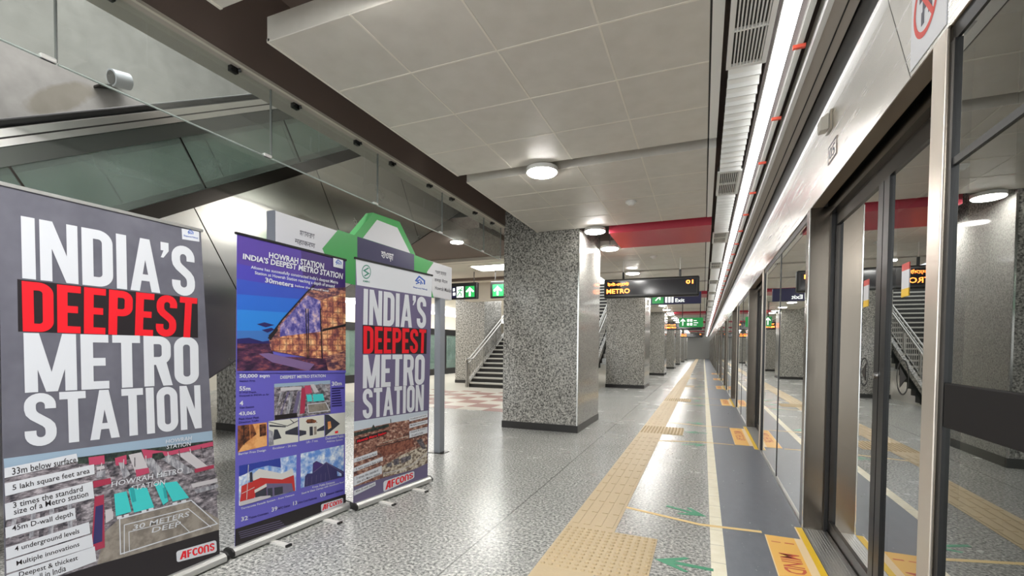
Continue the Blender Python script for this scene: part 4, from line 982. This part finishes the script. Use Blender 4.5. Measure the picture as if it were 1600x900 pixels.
PR.poly([(698, 482), (736, 474), (762, 560), (738, 578)], I_TEAL, 6); PR.poly([(738, 478), (800, 470), (856, 545), (782, 562)], I_TEAL, 6); PR.poly([(736, 500), (750, 498), (758, 545), (745, 548)], ink('teal_dark', (40, 160, 164)), 7)
for q in ((528, 630), (560, 622), (640, 603), (672, 594), (780, 568), (820, 558)): PR.poly([q, (q[0]+22, q[1]-5), (q[0]+23, q[1]+8), (q[0]+1, q[1]+13)], I_W, 6)
PR.done('teal_roofs', sh)
PR.start()
PR.line([(541, 640), (866, 556), (984, 662), (545, 800)], 5, I_W, 6, True); PR.line([(562, 800), (562, 668), (852, 594), (955, 678)], 4, I_W, 6); PR.line([(585, 785), (583, 700), (800, 645), (858, 700)], 3, I_W, 6)
PR.done('site_outline', sh)
PR.each('photo_lettering', sh, [('HOWRAH', (748, 282), (868, 264), (870, 283), (750, 298)), ('STATION', (752, 306), (864, 290), (866, 308), (754, 324)), ('HOWRAH METRO', (498, 474), (826, 408), (830, 431), (502, 497)), ('STATION', (590, 491), (748, 459), (750, 483), (594, 513)), ('30 METERS', (596, 670), (856, 606), (860, 627), (600, 692)), ('DEEP', (682, 682), (818, 650), (822, 672), (686, 704))], I_W, 7, 0.006, 0.2)
PR.start(); PR.poly([(28, 978), (440, 850), (992, 686), (996, 800), (30, 1200)], I_K, 3); PR.done('black_footer', sh)
tags = [([(18, 411), (346, 344), (353, 380), (19, 456)], [('33m below surface', (52, 410), (343, 357), (344, 384), (54, 442))]),
        ([(19, 480), (425, 393), (428, 437), (22, 538)], [('5 lakh square feet area', (54, 487), (404, 409), (406, 440), (56, 518))]),
        ([(20, 572), (418, 470), (426, 546), (24, 647)], [('3 times the standard', (56, 566), (372, 489), (374, 515), (58, 592)), ('size of a Metro station', (60, 596), (397, 512), (399, 538), (62, 622))]),
        ([(22, 680), (338, 590), (343, 641), (25, 729)], [('45m D-wall depth', (52, 672), (328, 606), (330, 634), (54, 704))]),
        ([(24, 772), (402, 654), (408, 706), (27, 826)], [('4 underground levels', (64, 766), (357, 683), (359, 712), (66, 795))]),
        ([(26, 832), (415, 710), (422, 766), (28, 888)], [('Multiple innovations', (72, 832), (357, 744), (359, 770), (74, 860))]),
        ([(27, 896), (428, 765), (436, 832), (29, 985)], [('Deepest & thickest', (84, 882), (350, 806), (352, 832), (86, 912)), ('D-wall in India', (100, 912), (296, 850), (298, 876), (102, 942))])]
for q, ts in tags:
    PR.start(); PR.poly(q, I_W, 5); PR.done('fact_strip', sh)
    PR.each('fact_lettering', sh, ts, I_K, 6, 0.007)
badge(PR, sh, ((798, 788), (980, 736), (983, 790), (801, 838)), ((812, 792), (970, 748), (972, 782), (814, 826)))

# ---- violet banner in the middle
r, sh, PR = banner('violet roll-up banner with a night photograph of a lit station, between the two grey ones', ((370.3, 365), (539.7, 407), (539, 793), (367, 856)), ((357, 876), (545, 804)), ((-2.855, 2.068, 1), (1.037, -0.049, 0)), M_BLACK, sheet_mt=I_VIO)
PR.crop(350, 350, 3.333); PR.start()
PR.poly([(68, 50), (632, 190), (632, 330), (67, 210)], I_PURP, 1); PR.poly([(400, 132), (632, 190), (632, 765), (450, 765)], I_PURD, 1)
PR.poly([(67, 205), (480, 290), (430, 350), (67, 290)], I_S1, 2); PR.poly([(67, 285), (440, 345), (400, 400), (67, 370)], I_S2, 2); PR.poly([(67, 365), (410, 392), (330, 470), (67, 450)], I_S3, 2); PR.poly([(67, 445), (345, 462), (270, 560), (67, 560)], I_S4, 2); PR.poly([(67, 555), (262, 556), (240, 620), (67, 620)], I_S5, 2)
PR.poly([(170, 522), (210, 512), (262, 526), (216, 538)], I_B, 3); PR.poly([(195, 552), (246, 540), (262, 550), (225, 566)], I_B, 3); PR.poly([(67, 598), (130, 592), (200, 612), (240, 606), (240, 632), (67, 634)], I_B, 3)
PR.poly([(67, 622), (240, 622), (260, 690), (632, 700), (632, 765), (67, 765)], I_NIGHT, 3)
PR.poly([(180, 676), (232, 672), (470, 730), (440, 765), (250, 720)], ink('water_glint', (120, 96, 140)), 4)
PR.poly([(232, 590), (440, 340), (632, 330), (632, 560), (512, 560), (512, 700), (436, 696), (242, 660)], I_LATD, 4)
PR.poly([(290, 530), (430, 370), (500, 400), (505, 560), (290, 600)], I_LATB, 5); PR.poly([(245, 610), (300, 585), (510, 560), (512, 700), (436, 694), (245, 658)], I_LAT, 6); PR.poly([(505, 395), (632, 360), (632, 530), (510, 556)], I_LAT, 5); PR.poly([(512, 560), (632, 530), (632, 690), (515, 700)], I_LAT, 5)
for x0, x1 in ((424, 432), (500, 508), (436, 440)): PR.line([(x0, 440), (x1, 700)], 5, I_K, 7)
PR.line([(228, 596), (300, 500), (430, 355), (470, 320)], 7, I_K, 7)
PR.poly([(230, 580), (272, 540), (280, 552), (238, 608)], I_K, 7); PR.poly([(510, 548), (632, 520), (632, 532), (510, 560)], I_K, 7); PR.poly([(524, 690), (632, 660), (632, 765), (540, 765)], I_LATD, 7)
PR.poly([(66, 766), (633, 762), (633, 775), (66, 775)], I_VIO, 8); PR.done('night_photo', sh)
PR.start(); PR.text('HOWRAH STATION', ((232, 146), (519, 205), (517, 237), (231, 176)), I_W, 9, 0.028); PR.done('heading', sh); PR.start(); PR.text("INDIA'S DEEPEST METRO STATION", ((97, 152), (618, 257), (614, 288), (95, 182)), I_W, 9, 0.028); PR.done('heading', sh)
PR.start(); PR.text("Afcons has successfully constructed India's deepest Metro", ((138, 216), (592, 296), (590, 318), (137, 236)), I_W, 9, 0.012); PR.done('heading', sh)
PR.start(); PR.text("Station at Howrah Station reaching a depth of around", ((158, 245), (574, 316), (572, 338), (158, 266)), I_W, 9, 0.012); PR.done('heading', sh)
PR.start(); PR.text("30meters", ((212, 278), (360, 306), (358, 330), (211, 304)), I_W, 9, 0.025); PR.done('heading', sh); PR.start(); PR.text("below the ground level", ((368, 315), (542, 343), (541, 358), (367, 330)), I_W, 9, 0.012); PR.done('heading', sh)
PR.start(); PR.poly([(566, 172), (618, 185), (617, 234), (567, 222)], I_W, 9); partner(PR, 592, 203, 0.75, 10); PR.done('corner_logo', sh)
PR.crop(360, 575, 6.665); PR.each('figure', sh, [('50,000 sqm', (92, 64), (408, 60), (406, 108), (92, 114)), ('55m', (92, 190), (208, 194), (206, 234), (92, 238)), ('4', (94, 344), (132, 340), (132, 388), (94, 390)), ('43,065', (86, 456), (260, 446), (260, 490), (86, 502)), ('30m', (1054, 142), (1158, 138), (1158, 180), (1054, 188)), ('DEEPEST METRO STATION', (518, 80), (990, 66), (990, 96), (518, 114))], I_W, 3, 0.025)
PR.each('caption', sh, [('Station Area', (94, 124), (256, 120), (256, 140), (94, 146)), ('D Wall Depth,', (92, 246), (272, 240), (272, 264), (92, 272)), ('Deepest in INDIA so far', (92, 280), (402, 264), (402, 288), (92, 304)), ('Tier Station', (92, 404), (244, 392), (244, 412), (92, 426)), ('Peak Hour Peak', (86, 520), (298, 502), (298, 524), (86, 544)), ('Direction Traffic', (86, 556), (296, 536), (296, 556), (86, 580))], I_B, 3, 0.012)
PR.start()
for k in range(8): PR.poly([(1054, 208+k*26), (1180-(k*37) % 40, 200+k*26), (1180-(k*37) % 40, 212+k*26), (1054, 221+k*26)], I_B, 3)
PR.done('caption', sh)
PR.start(); PR.poly([(455, 170), (1038, 130), (1042, 468), (455, 545)], I_TOWN, 2)
PR.poly([(455, 165), (1038, 128), (1038, 165), (455, 200)], I_SKY, 3); PR.poly([(520, 205), (740, 190), (742, 226), (522, 240)], I_ROOF2, 3)
for k in range(7): PR.poly([(520+k*36, 252-k*2), (545+k*36, 250-k*2), (490+k*42 if k > 2 else 455+k*30, 490-k*3), (455+k*38, 498-k*3)], (I_ROOF, I_TOWND, I_MAUVE)[k % 3], 3)
PR.poly([(738, 210), (790, 205), (770, 470), (720, 480)], I_PINKD, 4); PR.poly([(770, 185), (830, 180), (850, 260), (780, 270)], I_PINK, 4); PR.poly([(830, 170), (870, 168), (920, 250), (870, 258)], I_ROOF2, 4); PR.poly([(915, 165), (955, 162), (1020, 235), (975, 245)], I_ROOF, 4)
PR.poly([(790, 282), (840, 276), (850, 345), (800, 352)], I_TEAL, 5); PR.poly([(855, 274), (960, 268), (978, 338), (862, 350)], I_TEAL, 5); PR.line([(800, 380), (990, 358), (1030, 440), (812, 468)], 7, I_W, 5, True); PR.poly([(808, 385), (988, 364), (1024, 436), (818, 460)], I_SITE, 4); PR.poly([(460, 492), (690, 466), (694, 512), (460, 540)], I_K, 5); PR.done('aerial_photo', sh)
PR.start(); PR.poly([(75, 602), (378, 566), (380, 810), (75, 880)], I_TAN, 2); PR.poly([(75, 602), (230, 585), (270, 690), (130, 800), (75, 880)], I_BRN, 3); PR.poly([(300, 590), (368, 580), (370, 700), (304, 716)], I_BRN, 3); PR.line([(135, 596), (140, 800)], 8, I_K, 4); PR.line([(200, 590), (205, 740)], 6, I_TAN, 4); PR.done('hall_photo', sh)
PR.start(); PR.poly([(395, 555), (704, 520), (706, 768), (397, 815)], I_PALE, 2); PR.poly([(404, 590), (575, 606), (575, 618), (404, 610)], I_DKBL, 3); PR.poly([(455, 640), (490, 640), (530, 730), (440, 752)], I_DKBL, 3); PR.poly([(396, 640), (440, 660), (450, 800), (396, 812)], I_ROOF, 3); PR.poly([(570, 660), (702, 606), (704, 700), (570, 690)], I_DKBL, 3); PR.line([(395, 560), (590, 604), (704, 548)], 7, I_DKBL, 3); PR.line([(620, 534), (660, 570)], 8, I_DKBL, 3); PR.done('hall_photo', sh)
PR.start(); PR.poly([(714, 520), (976, 486), (978, 716), (716, 762)], I_PALE, 2); PR.poly([(780, 560), (800, 535), (850, 530), (890, 545), (905, 570), (870, 572), (800, 580)], I_BRN, 3); PR.poly([(822, 612), (856, 608), (858, 700), (824, 706)], I_DKBL, 3); PR.poly([(716, 645), (788, 655), (788, 690), (716, 712)], I_DKBL, 3); PR.poly([(900, 640), (976, 596), (976, 650), (900, 660)], I_DKBL, 3); PR.line([(740, 510), (800, 580), (880, 575), (960, 490)], 5, I_SILV, 3); PR.poly([(868, 612), (895, 608), (895, 690), (870, 696)], I_SITE, 3); PR.done('hall_photo', sh)
PR.start(); PR.poly([(982, 484), (1192, 462), (1194, 685), (984, 712)], I_PALE, 2); PR.poly([(982, 484), (1020, 486), (1140, 580), (984, 712)], I_DKBL, 3); PR.poly([(1010, 560), (1040, 555), (1050, 620), (1016, 640)], I_TAN, 4); PR.poly([(1086, 660), (1118, 652), (1120, 676), (1088, 682)], I_R, 4); PR.done('hall_photo', sh)
PR.each('caption', sh, [('Barrier Free Design', (82, 885), (368, 842), (368, 872), (82, 915)), ('Escalator - 26 nos.', (440, 826), (690, 790), (690, 812), (440, 848)), ('Lift - 7 nos.', (790, 760), (912, 742), (912, 766), (790, 784)), ('Dedicated Public', (990, 722), (1180, 694), (1180, 720), (990, 748)), ('Address System', (1000, 758), (1168, 734), (1168, 758), (1000, 782))], I_W, 3, 0.012)
PR.crop(360, 690, 6.427)
PR.each('caption', sh, [('Terracotta Facade System - from Vietnam', (104, 664), (640, 522), (640, 544), (104, 690)), ('4 nos. Public Entrance', (820, 448), (1046, 394), (1046, 416), (820, 470)), ('Steel & Glass Canopy with Aluminium Roof', (712, 512), (1140, 394), (1140, 416), (712, 536)), ('32', (106, 758), (174, 742), (174, 784), (106, 802)), ('39', (412, 662), (470, 648), (470, 690), (412, 706)), ('13', (628, 602), (668, 592), (668, 630), (628, 642)), ('03', (900, 520), (956, 506), (956, 544), (900, 560))], I_W, 3, 0.018)
PR.each('caption', sh, [('Ticket Counters', (182, 756), (382, 704), (382, 724), (182, 778)), ('AFC Gates', (476, 660), (596, 628), (596, 650), (476, 684)), ('Ultra Cool Platforms', (676, 604), (866, 552), (866, 574), (676, 626)), ('Disaster Habitats', (962, 522), (1130, 474), (1130, 494), (962, 544))], I_B, 3, 0.012)
PR.start()
PR.poly([(84, 242), (664, 132), (656, 494), (84, 644)], I_CLOUD, 2); PR.poly([(84, 242), (500, 164), (506, 262), (380, 240), (250, 270), (140, 330), (84, 350)], I_DEEP, 3)
PR.poly([(110, 446), (188, 410), (238, 402), (238, 588), (90, 622), (104, 530)], I_BRED, 4); PR.poly([(218, 390), (300, 362), (508, 376), (620, 336), (636, 340), (648, 494), (240, 560)], I_BRED, 4); PR.poly([(224, 324), (284, 272), (512, 320), (620, 270), (634, 336), (516, 380), (300, 362), (226, 394)], I_SILV, 5); PR.poly([(190, 310), (216, 304), (222, 400), (192, 408)], I_DKBL, 5)
PR.poly([(238, 486), (358, 420), (362, 450), (240, 516)], I_SILV, 6); PR.poly([(358, 420), (614, 418), (630, 496), (362, 566)], I_MAUVE, 5); PR.poly([(245, 516), (358, 456), (360, 568), (250, 590)], I_DKBL, 6); PR.poly([(370, 470), (418, 462), (420, 545), (374, 556)], I_DKBL, 6); PR.poly([(436, 462), (522, 450), (524, 520), (440, 540)], I_DKBL, 6); PR.line([(178, 232), (160, 580)], 6, I_SILV, 6); PR.line([(110, 522), (238, 458)], 5, I_SILV, 6)
PR.poly([(92, 604), (300, 548), (400, 540), (400, 560), (92, 648)], I_ROOF2, 6); PR.done('facade_photo', sh)
PR.start(); PR.poly([(704, 120), (1138, 32), (1138, 352), (704, 468)], I_CLOUD, 2)
PR.poly([(828, 216), (862, 194), (932, 226), (962, 204), (1138, 300), (1138, 352), (740, 456), (748, 350), (770, 322), (822, 318)], I_BLD, 3); PR.poly([(834, 220), (862, 198), (924, 228), (828, 306)], I_PURD, 4); PR.line([(832, 308), (962, 208), (1136, 320)], 6, I_MAUVE, 4); PR.line([(966, 214), (1000, 392)], 4, I_MAUVE, 4); PR.poly([(1068, 296), (1112, 320), (1114, 345), (1072, 345)], I_CLOUD, 4)
for k in range(5): PR.line([(770+k*46, 360-k*12), (766+k*46, 440-k*11)], 3, I_MAUVE, 4)
PR.done('canopy_photo', sh)
PR.start(); PR.poly([(48, 878), (1158, 524), (1160, 650), (46, 1060)], I_K, 2); PR.done('black_footer', sh)
PR.start()
for k in range(4): PR.poly([(80+k*6, 908+k*19), (500+k*18, 790+k*17), (500+k*18, 797+k*17), (80+k*6, 915+k*19)], I_MAUVE, 3)
PR.done('small_print', sh)
badge(PR, sh, ((908, 630), (1130, 562), (1132, 628), (910, 706)), ((920, 636), (1120, 576), (1120, 614), (920, 692)))

# ---- mauve banner on the right
r, sh, PR = banner('mauve roll-up banner with a white top strip and an excavation photograph, nearest the grey column', ((556, 404), (675, 431), (668, 749), (552, 790)), ((551.5, 805), (671, 758)), ((-2.735, 3.046, 1), (0.969, -0.127, 0)), M_BLACK, sheet_mt=I_MAUVE)
PR.crop(540, 390, 3.911); PR.start(); PR.poly([(62, 58), (528, 158), (524, 290), (68, 216)], I_W, 1); PR.done('white_strip', sh)
PR.start(); PR.ring(126, 136, 26, 40, 0.16, I_LGREEN, 2); PR.line([(140, 112), (112, 128), (140, 146), (114, 162)], 8, I_LGREEN, 2); PR.text('KMRC', ((106, 186), (148, 192), (148, 204), (106, 198)), I_LGREEN, 2, 0.03); PR.done('round_emblem', sh)
PR.start(); partner(PR, 452, 196, 1.45, 2); PR.text('Shapoorji Pallonji', ((412, 224), (498, 240), (498, 252), (412, 236)), I_LOGO, 2, 0.02); PR.done('gabled_emblem', sh)
PR.start(); PR.poly([(103, 460), (497, 487), (494, 637), (103, 637)], I_K, 1); PR.done('headline_bar', sh)
PR.start(); PR.heavy("INDIA'S", ((110, 238), (492, 292), (490, 482), (106, 458)), I_W, 3); PR.done('headline_word', sh); PR.start(); PR.heavy('METRO', ((106, 643), (484, 640), (480, 824), (104, 848)), I_W, 3); PR.done('headline_word', sh)
PR.crop(540, 590, 3.911); PR.start(); PR.heavy('STATION', ((104, 70), (478, 42), (475, 200), (104, 254)), I_W, 3); PR.done('headline_word', sh)
PR.crop(540, 390, 3.911); PR.start(); PR.heavy('DEEPEST', ((108, 466), (492, 489), (488, 632), (108, 636)), I_R, 3); part_label(PR.done('headline_word', sh), 'red headline word')
PR.crop(545, 640, 5.622); PR.start()
PR.poly([(45, 104), (695, 8), (692, 70), (44, 195)], ink('hazy_sky', (188, 198, 208)), 1); PR.poly([(44, 190), (340, 122), (692, 62), (690, 470), (560, 530), (300, 600), (42, 680)], I_EARTH, 2)
PR.poly([(44, 205), (200, 165), (350, 125), (352, 150), (44, 236)], I_TREES, 3); PR.poly([(195, 170), (215, 130), (235, 165)], I_TREES, 3); PR.line([(366, 82), (368, 118)], 6, I_TREES, 3)
PR.poly([(250, 335), (400, 290), (560, 245), (575, 320), (470, 370), (300, 410)], I_EARTH2, 3); PR.poly([(290, 500), (460, 400), (620, 330), (690, 300), (690, 470), (560, 530), (300, 590)], I_RUB, 3)
for q in ([(330, 480), (375, 460), (375, 500), (335, 505)], [(390, 440), (440, 425), (440, 480), (395, 490)], [(455, 425), (545, 400), (545, 435), (460, 475)], [(590, 270), (640, 255), (680, 340), (650, 350)]): PR.poly(q, I_TOWND, 4)
PR.line([(240, 330), (420, 285), (690, 215)], 6, I_K, 4); PR.line([(300, 290), (520, 232)], 6, I_RUB, 4); PR.line([(300, 560), (450, 530), (560, 480), (690, 380)], 5, I_ROOF2, 4); PR.done('excavation_photo', sh)
PR.start(); PR.poly([(62, 258), (330, 180), (332, 214), (64, 304)], I_K, 5); PR.text('Howrah Metro Station', ((72, 264), (326, 190), (326, 212), (72, 292)), I_R, 6, 0.03); PR.done('photo_caption', sh)
tg = [([(42, 430), (246, 360), (250, 398), (42, 468)], [('33m below surface', (66, 432), (240, 376), (240, 396), (66, 454))]), ([(42, 512), (296, 412), (298, 448), (42, 548)], [('5 lakh square feet area', (60, 514), (284, 436), (284, 458), (60, 538))]), ([(42, 590), (288, 490), (290, 562), (42, 672)], [('3 times the standard', (64, 592), (256, 520), (256, 542), (64, 616)), ('size of a Metro station', (68, 626), (272, 548), (272, 568), (68, 648))]), ([(42, 712), (232, 632), (234, 664), (42, 758)], [('45m D-wall depth', (58, 712), (224, 644), (224, 664), (58, 736))]),
      ([(530, 72), (690, 36), (690, 66), (530, 104)], [('4 underground levels', (540, 76), (678, 44), (678, 60), (540, 94))]), ([(530, 128), (690, 88), (690, 120), (530, 164)], [('Multiple innovations', (540, 132), (674, 98), (674, 116), (540, 152))]), ([(530, 190), (690, 150), (690, 205), (530, 250)], [('Deepest & thickest', (542, 192), (672, 156), (672, 174), (542, 212)), ('D-wall in India', (550, 220), (650, 192), (650, 208), (550, 238))])]
for q, ts in tg:
    PR.start(); PR.poly(q, I_W, 5); PR.done('fact_strip', sh)
    PR.each('fact_lettering', sh, ts, I_K, 6, 0.007)
badge(PR, sh, ((302, 630), (574, 538), (574, 600), (302, 726)), ((318, 634), (562, 550), (562, 598), (318, 706)))
